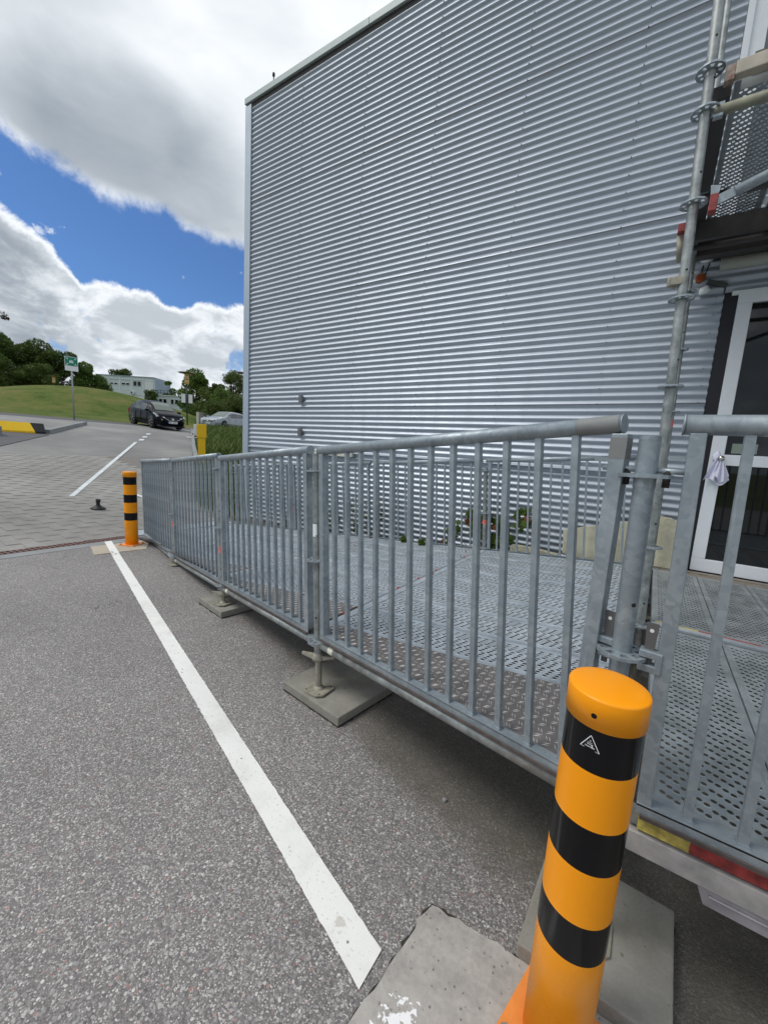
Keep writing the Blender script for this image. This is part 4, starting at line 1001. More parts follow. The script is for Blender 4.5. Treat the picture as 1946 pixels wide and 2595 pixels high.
# door
door = bld
d = MB()
D0, D1, DZ0, DZ1 = 0.387, 1.92, 0.53, 2.975
yf = YW-0.045
mb = MB(); mb.box(0.288, 0.386, YW-0.012, YW+0.06, DZ0, 2.975); mb.box(0.288, 2.0, YW-0.010, YW+0.06, 0.38, DZ0-0.002); mb.build('door_reveal', material('black_reveal', (0.008, 0.007, 0.012), 0.4), bld, loc=(6.2, -YW, 0))
dr_ = MB()
for (a, b, c, e_) in ((D0, D1, DZ1-0.108, DZ1), (D0, D1, DZ0, DZ0+0.115), (D0, D0+0.098, DZ0+0.115, DZ1-0.108), (D1-0.098, D1, DZ0+0.115, DZ1-0.108), (D0+0.098, D1-0.098, 1.505, 1.60)):
    dr_.box(a, b, yf, YW+0.02, c, e_)
door = dr_.build('door', M_white, bld, bevel=0.004, loc=(6.2, -YW, 0))
mb = MB(); mb.box(D0+0.09, D1-0.09, YW-0.012, YW-0.004, 1.595, DZ1-0.10); mb.build('upper_pane', M_glass, door)
mb = MB(); mb.box(D0+0.09, D1-0.09, YW-0.012, YW-0.004, DZ0+0.11, 1.51); mb.build('lower_pane', M_glass, door)
mb = MB(); mb.box(0.53, 0.70, YW-0.0145, YW-0.0125, 1.615, 1.70); mb.build('frosted_strip', material('pale_green_strip', (0.22, 0.27, 0.22), 0.5), door)
mb = MB(); mb.lathe([(0.0001, 0), (0.012, 0.0), (0.012, 0.03), (0.018, 0.036), (0.026, 0.05), (0.026, 0.062), (0.018, 0.075), (0.0001, 0.08)], 20)
h = mb.build('handle', material('chrome', (0.5, 0.48, 0.46), 0.12, 1.0), door); h.location = (0.463, yf, 1.562); h.rotation_euler = (R(90), 0, 0)
mb = MB(); mb.box(0.418, 0.440, yf-0.004, yf, 1.40, 1.47); mb.build('lock', M_tube, door)
mb = MB(); mb.box(0.34, 0.386, yf+0.005, YW, 2.945, 2.975); mb.build('door_catch', M_label, door)
# upper door / window above the stair landing
mb = MB()
for (a, b, c, e_, yy) in ((0.118, 0.165, 3.50, 5.66, YW-0.03), (0.166, 0.20, 3.50, 5.66, YW-0.015), (0.20, 0.262, 3.50, 5.66, YW-0.05), (0.262, 1.28, 5.56, 5.66, YW-0.05), (1.22, 1.28, 3.5, 5.56, YW-0.05)):
    mb.box(a, b, yy, YW+0.02, c, e_)
w2 = mb.build('upper_door', M_white, bld, loc=(6.2, -YW, 0))
mb = MB(); mb.box(0.262, 1.22, YW-0.02, YW-0.01, 3.5, 5.56); mb.build('pane', material('grey_glass', (0.10, 0.13, 0.16), 0.05, spec=0.8), w2)

# white cloth tied round the door knob
mb = MB()
nn = 26; rows_ = 14
def cloth_pt(i, j, side):
    u = i/(nn-1); v = j/(rows_-1)
    wd = 0.018+0.075*v**0.8
    x = 0.462+(u-0.5)*2*wd+side*0.028*v-0.012
    z = 1.556-v*(0.20-0.03*math.sin(u*7+side))
    y = yf-0.035-0.016*math.sin(u*15+2*side+v*2)*(0.3+v)-0.012*(1-v)
    return (x, y, z)
for side in (0.2, 1.0):
    b = len(mb.v)
    wscale = 1.0 if side < 0.5 else 0.6
    for j in range(rows_):
        for i in range(nn):
            x, y, z = cloth_pt(i, j, side); mb.v.append((0.458+(x-0.458)*wscale+(0.0 if side < 0.5 else 0.012), y-(0 if side < 0.5 else 0.02), z+(0 if side < 0.5 else 0.03*j/rows_)))
    for j in range(rows_-1):
        for i in range(nn-1): a = b+j*nn+i; mb.f.append((a, a+1, a+nn+1, a+nn)); mb.mi.append(0); mb.sm.append(True)
b = len(mb.v)
for j in range(10):
    for i in range(16):
        t = i/15*2*math.pi; u = j/9
        cx_ = 0.405+0.060*u; rr_ = (0.012+0.028*math.sin(math.pi*min(1, u*1.05)))*(1+0.18*math.sin(5*t+u*9))
        mb.v.append((cx_, yf-0.03+rr_*0.5*math.cos(t), 1.575-0.006*u+rr_*1.3*math.sin(t)))
for j in range(9):
    for i in range(16): k = (i+1) % 16; mb.f.append((b+j*16+i, b+j*16+k, b+(j+1)*16+k, b+(j+1)*16+i)); mb.mi.append(0); mb.sm.append(True)
o = mb.build('cloth', M_cloth); tag(o, 'white cloth knotted around the round door knob, its end hanging down', 'cloth')

# insulation boards behind the rear railing
def slab_xz(name, poly, y0, y1, mt, label, cat, tilt=0.0):
    mb = MB(); n = len(poly); cx_ = sum(p[0] for p in poly)/n; z0 = min(p[1] for p in poly)
    f = lambda p, y: (p[0]-cx_, y+tilt*(p[1]-z0), p[1]-z0)
    mb.v = [f(p, y0) for p in poly]+[f(p, y1) for p in poly]
    mb.f = [tuple(range(n)), tuple(reversed(range(n, 2*n)))]+[(j, i, n+i, n+j) for i, j in ((k, (k+1) % n) for k in range(n))]
    mb.mi = [0]*len(mb.f); mb.sm = [False]*len(mb.f)
    o = mb.build(name, mt, bevel=0.006, loc=(cx_, 0, z0)); return tag(o, label, cat)
slab_xz('insulation_board', [(-0.70, 0.50), (-0.05, 0.44), (0.115, 0.46), (0.27, 0.50), (0.285, 0.74), (0.225, 0.965), (0.19, 0.995), (0.10, 1.0), (-0.02, 0.955), (-0.72, 0.745), (-0.705, 0.62)], 4.50, 4.55, M_cream, 'large cream insulation board leaning on the wall left of the white door', 'board', 0.08)
slab_xz('insulation_strip', [(-1.24, 0.39), (-0.99, 0.39), (-0.99, 0.50), (-1.22, 0.50), (-1.24, 0.47)], 4.50, 4.56, M_cream, 'short cream foam strip lying at the wall foot, left end piece', 'board')
slab_xz('insulation_strip', [(-0.98, 0.39), (-0.74, 0.40), (-0.74, 0.475), (-0.98, 0.50)], 4.49, 4.56, M_cream, 'low cream foam strip between the end piece and the large board', 'board')

# fixtures under the upper landing
o = empty('tube_light', 'long grey fluorescent tube light on the shaded wall above the door', 'lamp', (0.22, YW-0.12, 3.175))
mb = MB(); mb.cyl((0, 0, 0), (1.3, 0, 0), 0.052, 18); mb.build('diffuser', material('light_diffuser', (0.34, 0.35, 0.31), 0.4), o)
mb = MB(); mb.box(0.03, 1.27, 0.03, 0.10, -0.02, 0.05); mb.build('housing', M_tube, o)
o = empty('siren', 'white round alarm sounder with a green stripe on the wall behind the tall pole', 'alarm', (0.125, YW-0.02, 3.29))
mb = MB(); mb.lathe([(0.055, 0), (0.055, 0.06), (0.045, 0.08), (0.0001, 0.085)], 24); q = mb.build('body', M_label, o); q.rotation_euler = (R(90), 0, 0)
mb = MB(); mb.box(-0.03, 0.025, -0.0875, -0.085, 0.0, 0.008); mb.build('stripe', material('teal', (0.0, 0.25, 0.22), 0.5), o)
o = empty('beacon', 'orange warning beacon hanging below the white sounder', 'beacon', (0.10, YW-0.03, 3.12))
mb = MB(); mb.lathe([(0.0001, -0.07), (0.025, -0.06), (0.035, -0.02), (0.035, 0.02)], 18); q = mb.build('lens', material('amber_lens', (0.25, 0.06, 0.02), 0.3), o); q.rotation_euler = (R(70), R(25), 0)
mb = MB(); mb.cyl((0.0, 0, 0.05), (0.01, 0.02, 0.12), 0.006, 8); mb.cyl((0.05, 0.01, 0.13), (0.03, 0.01, 0.02), 0.005, 8); mb.build('cable', M_blk, o)
o = empty('floodlight', 'small white spotlight aimed down beneath the beacon', 'lamp', (0.135, YW-0.06, 3.03))
mb = MB(); mb.lathe([(0.03, 0.0), (0.045, -0.04), (0.04, -0.045)], 18); mb.build('head', M_label, o).rotation_euler = (R(30), R(-20), 0)
mb = MB(); mb.bar((0.02, 0.02, 0.05), (0.16, 0.03, 0.0), 0.03, 0.035); mb.cyl((0.15, 0.03, 0.0), (0.15, 0.03, -0.07), 0.006, 8); mb.build('arm', material('dark_green_grey', (0.06, 0.07, 0.07), 0.5), o)
o = empty('tube_coupler', 'grey scaffold coupler clamped to the left of the tall pole', 'coupler', (-0.035, 2.80, 2.45))
mb = MB(); mb.box(-0.035, 0.03, -0.025, 0.025, -0.02, 0.02); mb.cyl((-0.04, 0, -0.02), (-0.04, 0, 0.028), 0.012, 8); mb.cyl((-0.02, 0, -0.032), (0.0, 0, 0.035), 0.008, 8); mb.build('body', M_jack, o, bevel=0.003)

# ============================================================ stair tower upper level
UZ = 3.40
up = empty('upper_deck', 'upper scaffold landing of perforated planks seen from below at top right', 'scaffold deck', (0.1, 3.6, UZ))
PM_up = plank_mesh('steel_plank', 1.50, 0.31, M_deck2, rx=0.0080, ry=0.0085)
for k in range(10):  # planks run on unseen to the right to darken the wall and its reflections
    link('steel_plank', PM_up, up, (0.0+0.065+0.31+k*0.335-0.1, 2.86-3.6, 0), (0, 0, R(90)))
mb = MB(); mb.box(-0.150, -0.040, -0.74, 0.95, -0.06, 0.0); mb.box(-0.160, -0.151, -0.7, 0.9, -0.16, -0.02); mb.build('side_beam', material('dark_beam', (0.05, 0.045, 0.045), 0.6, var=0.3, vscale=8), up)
mb = MB(); mb.box(-0.14, 3.5, 0.77, 1.07, -0.03, 0.0); mb.box(-0.14, 3.5, 0.50, 0.54, -0.20, -0.06); mb.box(-0.14, 3.5, 0.80, 0.9, -0.2, -0.06); mb.build('rear_board', MATS['dark_beam'], up)  # board extended and joists added to keep light off the wall below
mb = MB(); mb.box(0.03, 2.0, -0.745, -0.72, 0.004, 0.075); mb.box(0.03, 2.0, -0.75, -0.715, 0.080, 0.095); mb.build('toe_board', material('toe_board_paint', (0.10, 0.11, 0.08), 0.6, var=0.3, vscale=8), up)
o = empty('front_transom', 'off-white U-shaped beam with an orange end carrying the upper landing', 'scaffold beam', (0.0, 2.80, 3.405))
mb = MB(); mb.box(0.062, 1.6, -0.024, 0.024, -0.032, 0.030); mb.build('beam', material('offwhite_beam', (0.42, 0.38, 0.31), 0.6, var=0.25, vscale=10), o, bevel=0.004)
mb = MB(); mb.box(0.022, 0.062, -0.022, 0.022, -0.048, 0.022); mb.build('orange_end', material('orange_end_paint', (0.30, 0.12, 0.07), 0.7, var=0.5, vscale=40, var2=(0.42, 0.36, 0.30)), o, bevel=0.004)
tube_obj('guard_tube', 'greenish weathered horizontal tube just below the upper landing beam', (0.0, 2.80, 3.245), (1.6, 2.80, 3.245), grp=None, mt=material('mossy_tube', (0.25, 0.25, 0.19), 0.6, 0.3, var=0.3, vscale=12))
o = empty('diagonal_brace', 'galvanised diagonal tube with flattened end rising right from a red wedge head', 'scaffold brace', (0.055, 2.77, 2.80))
dq = Vector((0.203, 0, 0.072)).normalized()
mb = MB(); mb.cyl(dq*0.09, dq*1.6, TR, 16); mb.bar(dq*0.0, dq*0.1, 0.012, 0.044, (0, 1, 0)); mb.build('tube', M_galv, o)
mb = MB(); mb.box(-0.012, 0.022, -0.02, 0.03, -0.045, 0.035); mb.build('red_wedge_head', material('red_head', (0.28, 0.045, 0.04), 0.6, var=0.4, vscale=40), o, bevel=0.004)
mb = MB(); mb.hexa([(-0.01, -0.003, 0.03), (0.02, -0.003, 0.03), (0.02, 0.003, 0.03), (-0.01, 0.003, 0.03), (-0.016, -0.003, 0.085), (0.026, -0.003, 0.075), (0.026, 0.003, 0.075), (-0.016, 0.003, 0.085)]); mb.build('wedge', M_galv, o)
o = empty('rear_wedge_head', 'dark red wedge head on the left side of the same rosette', 'scaffold head', (-0.055, 2.84, 2.745))
mb = MB(); mb.box(-0.02, 0.02, -0.02, 0.04, -0.03, 0.012); mb.build('head', MATS['red_head'], o, bevel=0.003)
mb = MB(); mb.cyl((0.0, 0.03, -0.03), (0.005, 0.05, -0.16), 0.022, 12, 0.012); mb.build('hanging_end', M_jack, o)
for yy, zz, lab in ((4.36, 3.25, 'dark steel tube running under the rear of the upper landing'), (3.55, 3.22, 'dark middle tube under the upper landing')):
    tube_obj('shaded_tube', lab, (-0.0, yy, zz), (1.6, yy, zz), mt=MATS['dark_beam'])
# upper guard tubes of the stair tower, out of direct view
tube_obj('upper_guard_tube', 'guard tube above the upper landing at the top edge', (0.02, 2.80, 4.42), (1.6, 2.80, 4.42))

# ============================================================ things by the road
# yellow barrier cabinet
o = empty('barrier_post', 'bright yellow barrier post with wider yellow head and grey side box', 'barrier post', (-11.9, 7.45, terrain(-11.9, 7.45)-0.2), (0, 0, R(58)))
zr = o.location.z
mb = MB(); mb.box(-0.105, 0.105, -0.12, 0.12, 0, 1.49-zr); mb.build('column', M_yel2, o, bevel=0.008)
mb = MB(); mb.box(-0.135, 0.135, -0.14, 0.14, 1.495-zr, 1.91-zr); mb.build('head', M_yel2, o, bevel=0.01)
mb = MB(); mb.box(-0.225, -0.14, -0.12, 0.12, 1.56-zr, 1.90-zr); mb.cyl((-0.25, -0.125, 1.60-zr), (-0.25, -0.15, 1.60-zr), 0.022, 10, mi=1); mb.build('side_box', [M_label, M_pole], o, bevel=0.02)
# rubber sign foot
mb = MB(); mb.lathe([(0.105, 0.0), (0.112, 0.012), (0.085, 0.028), (0.045, 0.052), (0.030, 0.075), (0.026, 0.105), (0.034, 0.135), (0.038, 0.165), (0.034, 0.168), (0.028, 0.15)], 28)
o = mb.build('rubber_foot', M_blk, loc=(-7.79, 2.965, tz(-7.79, 0)+0.012)); o.rotation_euler = (0, math.atan(0.105), 0); tag(o, 'black rubber foot with a short socket standing alone on the paving', 'rubber foot')
# kerbs
kb = empty('left_kerb', 'grey concrete kerb bordering the grass on the left of the road', 'kerb', (-18.7, 5.6, terrain(-18.7, 5.6)))
def kerb_line(root, pts, w=0.15, h=0.16, seg=1.0, mt=M_kerb):
    for a, b in zip(pts, pts[1:]):
        a = Vector(a); b = Vector(b); L_ = (b-a).length; n_ = max(1, int(L_/seg))
        for i in range(n_):
            p = a.lerp(b, i/n_); q = a.lerp(b, (i+0.985)/n_); s = (q-p).normalized(); s = Vector((-s.y, s.x))*w/2
            zz = [terrain(*v_) for v_ in (p, q)]
            mb = MB(); pts_ = [p-s, q-s, q+s, p+s]; zs = [zz[0], zz[1], zz[1], zz[0]]
            mb.hexa([(v_.x-root.location.x, v_.y-root.location.y, z-0.1-root.location.z) for v_, z in zip(pts_, zs)]+[(v_.x-root.location.x, v_.y-root.location.y, z+h-root.location.z) for v_, z in zip(pts_, zs)])
            mb.build('kerb_stone', mt, root)
kerb_line(kb, [(-18.75, 5.62), (-21.6, 7.35), (-23.6, 8.6)], 0.16, 0.15)
kb2 = empty('right_kerb', 'pale concrete kerb along the right of the road, curving round the grass bed', 'kerb', (-14, 8.4, terrain(-14, 8.4)))
kerb_line(kb2, [(-25.0, 15.0), (-16.5, 9.95), (-13.2, 8.05), (-12.6, 8.2), (-12.45, 8.8), (-12.6, 12.0)], 0.14, 0.12)
# striped barrier beam on the left
o = empty('striped_barrier', 'black and yellow striped guard beam lying at the end of the left kerb', 'barrier', (-18.7, 5.5, terrain(-18.7, 5.5)))
dirb = Vector((-0.05, -1.0, 0)).normalized()
prof = [(-0.16, 0.0), (0.22, 0.0), (0.22, 0.06), (0.02, 0.36), (-0.10, 0.36)]
def seg_beam(s0, s1, mt, sk0=0.0, sk1=0.0):
    mb = MB(); n_ = len(prof); nrm = Vector((-dirb.y, dirb.x, 0)); 
    if nrm.x < 0: nrm = -nrm
    for s_, sk in ((s0, sk0), (s1, sk1)):
        for u, z in prof: P_ = dirb*(s_+sk*(z/0.36))+nrm*u; mb.v.append((P_.x, P_.y, z))
    mb.f = [tuple(range(n_)), tuple(reversed(range(n_, 2*n_)))]+[(j, i, n_+i, n_+j) for i, j in ((k, (k+1) % n_) for k in range(n_))]
    mb.mi = [0]*len(mb.f); mb.sm = [False]*len(mb.f); mb.build('beam_segment', mt, o)
seg_beam(0.0, 0.28, M_blk, 0, 0.1); seg_beam(0.285, 1.95, M_yel2, 0.1, -0.1); seg_beam(1.955, 2.6, M_blk, -0.1, 0.1); seg_beam(2.605, 4.2, M_yel2, 0.1, -0.1)
mb = MB(); mb.box(-0.25, 0.25, -0.3, 0.3, -0.2, 0.30)
o = mb.build('stone_block', M_kerb, bevel=0.03, loc=(-17.6, 3.75, tz(-17.6, 0))); tag(o, 'squat grey stone block cut by the left edge, below the striped barrier', 'stone')

# assembly point sign
gx, gy = -26.2, 9.05
o = empty('assembly_sign', 'green assembly point sign with white arrows on a thin grey pole on the grass', 'sign', (gx, gy, terrain(gx, gy)-0.05), (0, 0, R(-17)))
mb = MB(); mb.cyl((0, 0, 0), (-0.0, 0, 3.3), 0.035, 10); mb.build('pole', material('sign_pole', (0.32, 0.36, 0.38), 0.5, 0.4), o)
# facing the viewer (+x)
sg = MB(); sg.box(0.04, 0.055, -0.35, 0.35, 2.95, 3.85); s_ = sg.build('panel', M_label, o); s_.scale = (1, 0.80, 0.80); s_.location = (0, 0, 0.21)
mb = MB(); mb.box(0.0555, 0.058, -0.325, 0.325, 3.27, 3.825); mb.build('green_field', M_green, s_)
mb = MB()
def syq(pts): mb.quad([(0.0595, y, z) for y, z in pts])
for sx_ in (-1, 1):
    for sz_ in (-1, 1):
        cy_, cz_ = sx_*0.225, 3.548+sz_*0.185
        d_ = (-sx_, -sz_)
        syq([(cy_+d_[0]*0.055, cz_+d_[1]*0.055), (cy_+d_[0]*0.055, cz_-d_[1]*0.035), (cy_-d_[0]*0.035, cz_+d_[1]*0.055)])
        syq([(cy_-d_[0]*0.07-0.012, cz_-d_[1]*0.07+0.012*sx_*sz_), (cy_+0.014, cz_-0.014*sx_*sz_), (cy_-0.014, cz_+0.014*sx_*sz_), (cy_-d_[0]*0.07+0.014, cz_-d_[1]*0.07-0.014*sx_*sz_)])
for cy_, hh in ((-0.075, 0.0), (0.0, 0.03), (0.075, 0.0)):
    syq([(cy_-0.03, 3.45+hh*0.2), (cy_+0.03, 3.45+hh*0.2), (cy_+0.035, 3.56+hh), (cy_-0.035, 3.56+hh)])
    syq([(cy_+0.026*math.cos(t*math.pi/4), 3.595+hh+0.026*math.sin(t*math.pi/4)) for t in range(8)])
mb.build('pictogram', M_label, s_)

# lamp posts
def park_lamp(label, x, y, h, zb=None, pole_r=0.05, sc=1.0):
    zb = terrain(x, y) if zb is None else zb
    o = empty('lamp_post', label, 'lamp post', (x, y, zb), (0, 0, 0), 'park lamps with flat round hats')
    mb = MB(); mb.cyl((0, 0, -0.3), (0, 0, h-0.95*sc), pole_r, 10); mb.build('pole', M_pole, o)
    mb = MB(); mb.lathe([(0.13*sc, h-0.95*sc), (0.17*sc, h-0.9*sc), (0.17*sc, h-0.62*sc), (0.14*sc, h-0.55*sc)], 20); mb.build('lower_glass', M_lamp, o)
    mb = MB(); mb.lathe([(0.20*sc, h-0.55*sc), (0.2*sc, h-0.46*sc), (0.15*sc, h-0.42*sc), (0.17*sc, h-0.18*sc), (0.30*sc, h-0.12*sc)], 20); mb.build('upper_glass', M_lamp, o)
    mb = MB(); mb.lathe([(0.62*sc, h-0.06*sc), (0.63*sc, h-0.04*sc), (0.15*sc, h+0.02*sc), (0.0001, h+0.03*sc)], 28)
    mb.lathe([(0.0001, h-0.10*sc), (0.30*sc, h-0.10*sc), (0.62*sc, h-0.065*sc)], 28); mb.build('hat', M_bronze, o)
    return o
lp = park_lamp('lamp post with a flat bronze hat behind the black car, two white notices on it', -32.3, 18.95, 4.12)
for yy, lab in ((-0.26, 'left'), (0.26, 'right')):
    mb = MB(); mb.box(-0.03, -0.01, yy-0.15, yy+0.15, 1.72, 2.42); q = mb.build('notice_panel', M_label, lp); q.rotation_euler = (0, 0, R(-30))
park_lamp('tiny distant lamp on top of the green mound in front of dark trees', -63.4, 19.97, 8.1-terrain(-63.4, 19.97), None, 0.05, 0.9)
park_lamp('lamp hat just peeking out beside the building corner', -35.5, 27.0, 8.35-terrain(-35.5, 27.0), None, 0.06, 1.2)

# ============================================================ cars
def loft_body(secs, mt, name, parent, mi=None, glass=None):
    """secs: list of (x, [(y,z)...]) half profiles from bottom to roof; mirrored."""
    mb = MB(); n = len(secs[0][1])
    for x, pf in secs:
        for y, z in pf: mb.v.append((x, y, z))
        for y, z in reversed(pf): mb.v.append((x, -y, z))
    m2 = 2*n
    for k in range(len(secs)-1):
        for i in range(m2-1):
            a = k*m2+i; mb.f.append((a, a+m2, a+m2+1, a+1)); 
            gi = glass(k, i if i < n else m2-2-i) if glass else 0
            mb.mi.append(gi); mb.sm.append(True)
    mb.f.append(tuple(range(m2-1, -1, -1))); mb.mi.append(0); mb.sm.append(False)
    b = (len(secs)-1)*m2; mb.f.append(tuple(range(b, b+m2))); mb.mi.append(0); mb.sm.append(False)
    o = mb.build(name, mt, parent)
    return o
def car(label, loc, heading, pitch, paint, L_=4.1, Wd=1.70, Hh=1.50, mpv=True, plate=True):
    root = empty('parked_car', label, 'car', loc, (0, 0, 0)); 
    root.rotation_euler = (Matrix.Rotation(heading, 3, 'Z') @ Matrix.Rotation(pitch, 3, 'Y')).to_euler()
    w = Wd/2; x0 = -L_/2
    # stations from rear (x0) to front; (x, belt z, roof z, width factor, roof width factor)
    if mpv: st = [(0.0, .62, .66, .86, .80), (.02, .92, .96, .93, .84), (.05, .98, 1.22, .97, .72), (.12, 1.02, 1.40, 1, .70), (.25, 1.01, 1.51, 1, .70), (.42, .97, 1.55, 1, .70), (.56, .94, 1.50, 1, .68), (.66, .93, 1.33, 1, .69), (.77, .91, 1.03, 1, .74), (.82, .90, .96, .99, .80), (.92, .82, .88, .95, .80), (.975, .68, .74, .86, .72), (1.0, .5, .55, .74, .6)]
    else: st = [(0.0, .70, .76, .88, .82), (.02, .94, 1.00, .94, .84), (.07, .99, 1.18, .98, .74), (.14, 1.0, 1.38, 1, .70), (.25, .98, 1.45, 1, .69), (.42, .95, 1.47, 1, .69), (.54, .92, 1.43, 1, .68), (.63, .91, 1.25, 1, .69), (.73, .89, 1.0, 1, .76), (.80, .87, .92, .98, .80), (.92, .78, .84, .94, .80), (.975, .64, .70, .86, .72), (1.0, .5, .55, .76, .6)]
    sc_ = Hh/(1.55 if mpv else 1.47)
    secs = []
    for t, bz, rz, wf, rwf in st:
        bz *= sc_; rz *= sc_
        y = w*wf; pf = [(y*0.90, 0.22), (y*0.985, 0.33), (y, 0.55 if bz > .6 else bz*0.8), (y*0.985, bz*0.93), (y*0.955, bz), (y*0.955*0.3+w*rwf*0.7, bz+(rz-bz)*0.80), (w*rwf*0.88, rz*0.992+bz*0.008), (w*rwf*0.45, rz+0.012), (0.001, rz+0.018)]
        secs.append((x0+t*L_, pf))
    body = loft_body(secs, [paint, M_blk], 'body', root)
    # window bands as slightly proud glass panels following the body
    def strip_glass(name, idx0, idx1, lo, hi, side, inset=0.02):
        mb = MB()
        for k in range(idx0, idx1):
            (xa, pa), (xb, pb) = secs[k], secs[k+1]
            def pt(x, pf, v):
                a, b = pf[4], pf[5]; y = a[0]+(b[0]-a[0])*v; z = a[1]+(b[1]-a[1])*v; return (x, side*(y+0.008), z)
            mb.quad([pt(xa, pa, lo), pt(xb, pb, lo), pt(xb, pb, hi), pt(xa, pa, hi)], 0, True)
        return mb.build(name, M_glass2, root)
    for sd_ in (1, -1):
        strip_glass('side_window', 3, 5, 0.08, 0.92, sd_); strip_glass('side_window', 5, 7, 0.08, 0.92, sd_)
        q = [o_ for o_ in root.children if o_.name.startswith('side_window')]
    def across(name, k0, k1, ya, yb, mt, dz=0.008, f0=0.0, f1=1.0, ex=(0, 0)):
        mb = MB(); n_ = 6
        (xa, pa), (xb, pb) = secs[k0], secs[k1]
        def top(x, pf, u):   # u in -1..1 across
            yy = abs(u)*pf[6][0]*0.98; 
            z = pf[6][1]+(pf[8][1]-pf[6][1])*(1-abs(u)); return (x, math.copysign(yy, u), z+dz)
        for i in range(n_):
            u0 = -1+2*i/n_; u1 = -1+2*(i+1)/n_
            A = [Vector(top(xa, pa, u)) for u in (u0, u1)]; Bq = [Vector(top(xb, pb, u)) for u in (u0, u1)]
            mb.quad([A[0].lerp(Bq[0], f0)+Vector((ex[0], 0, 0)), A[1].lerp(Bq[1], f0)+Vector((ex[0], 0, 0)), A[1].lerp(Bq[1], f1)+Vector((ex[0], 0, 0)), A[0].lerp(Bq[0], f1)+Vector((ex[0], 0, 0))], 0, True)
        return mb.build(name, mt, root)
    wm_ = material('windscreen_glass', (0.15, 0.18, 0.155), 0.25, spec=0.3)
    across('windscreen', 6, 8, -1, 1, wm_, 0.02, 0.12, 0.96)
    across('windscreen_top', 6, 7, -1, 1, wm_, 0.014, 0.15, 1.0); across('windscreen_base', 7, 8, -1, 1, wm_, 0.014, 0.0, 0.9)
    across('rear_window', 1 if mpv else 1, 3, -1, 1, M_glass2, 0.02, 0.25 if mpv else 0.3, 0.92, (-0.02, 0)); across('rear_window_top', 2, 3, -1, 1, M_glass2, 0.014, 0, 0.9, (-0.02, 0))
    # wheels
    tm = MB(); tm.lathe([(0.17, -0.095), (0.295, -0.10), (0.315, -0.07), (0.318, 0.07), (0.295, 0.10), (0.17, 0.095)], 28)
    tme = tm.mesh('tyre', M_blk)
    rm = MB(); rm.lathe([(0.0001, 0.075), (0.05, 0.085), (0.06, 0.06), (0.17, 0.06), (0.20, 0.101), (0.215, 0.101)], 20, mi=1)
    for k in range(5):
        a = k*2*math.pi/5; rm.bar((0.03*math.cos(a), 0.03*math.sin(a), 0.088), (0.20*math.cos(a), 0.20*math.sin(a), 0.094), 0.055, 0.02, (-math.sin(a), math.cos(a), 0), 0)
    rme = rm.mesh('rim', [M_rim, M_blk])
    am = MB(); am.lathe([(0.0001, 0.0), (0.355, 0.0), (0.36, 0.012), (0.0001, 0.012)], 28); ame = am.mesh('wheel_arch', M_dark)
    for xx in (x0+L_*0.195, x0+L_*0.795):
        for sd_ in (1, -1):
            wl = link('wheel', tme, root, (xx, sd_*(w-0.10), 0.318), (R(-90)*sd_, 0, 0)); link('rim', rme, wl)
            link('wheel_arch', ame, root, (xx, sd_*(w-0.010), 0.36), (R(-90)*sd_, 0, 0))
    for sd_ in (1, -1):
        mb = MB(); y = sd_*w
        # headlamps sweep up over the wing
        mb.hexa([(x0+L_*0.985, y*0.52, 0.60), (x0+L_*0.93, y*0.93, 0.66), (x0+L_*0.83, y*0.955, 0.84), (x0+L_*0.88, y*0.70, 0.80), (x0+L_*1.0, y*0.52, 0.68), (x0+L_*0.95, y*0.95, 0.74), (x0+L_*0.84, y*0.96, 0.90), (x0+L_*0.89, y*0.70, 0.87)]); mb.build('headlight', M_head, root)
        mb = MB(); mb.hexa([(x0+0.0, y*0.66, 0.72), (x0+0.16, y*0.975, 0.72), (x0+0.15, y*0.95, 0.98), (x0+0.04, y*0.72, 0.98), (x0-0.03, y*0.68, 0.72), (x0+0.12, y*0.99, 0.72), (x0+0.14, y*0.965, 0.98), (x0+0.0, y*0.74, 0.98)]); mb.build('taillight', M_tail, root)
        mb = MB(); mb.box(-0.05, 0.10, -0.10, 0.10, -0.06, 0.06); q = mb.build('mirror', paint, root, bevel=0.02); q.location = (x0+L_*0.70, y*1.09, 0.99*sc_)
        mb = MB(); mb.cyl((x0+L_*0.985-0.03, y*0.66, 0.37), (x0+L_*0.985+0.0, y*0.66, 0.37), 0.075, 14); mb.build('fog_light', M_rim, root)
        mb = MB(); mb.box(x0+L_*0.24, x0+L_*0.76, y*1.0-0.01, y*1.0+0.012, 0.50, 0.53); mb.build('side_trim', M_rim if not mpv else M_blk, root)
        for xx in (0.37, 0.60): mb = MB(); mb.box(x0+L_*xx, x0+L_*xx+0.16, y*0.985-0.012, y*0.985+0.022, 0.80, 0.83); mb.build('door_handle', paint, root)
        for xx in (0.30, 0.47, 0.67): mb = MB(); mb.box(x0+L_*xx, x0+L_*xx+0.008, y*1.0-0.02, y*1.0+0.002, 0.35, 0.9); mb.build('door_gap', M_dark, root)
    xf = x0+L_
    mb = MB(); mb.box(xf-0.08, xf+0.012, -0.40, 0.40, 0.50, 0.62); mb.build('grille', M_blk, root)
    mb = MB(); mb.bar((xf-0.03, -0.58, 0.70), (xf+0.02, -0.2, 0.53), 0.02, 0.03); mb.bar((xf-0.03, 0.58, 0.70), (xf+0.02, 0.2, 0.53), 0.02, 0.03); mb.bar((xf+0.02, -0.2, 0.53), (xf+0.02, 0.2, 0.53), 0.02, 0.03, (1, 0, 0)); mb.build('grille_chrome', M_rim, root)
    mb = MB(); mb.cyl((xf+0.01, 0, 0.60), (xf+0.03, 0, 0.60), 0.065, 16); mb.build('round_emblem', M_head, root)
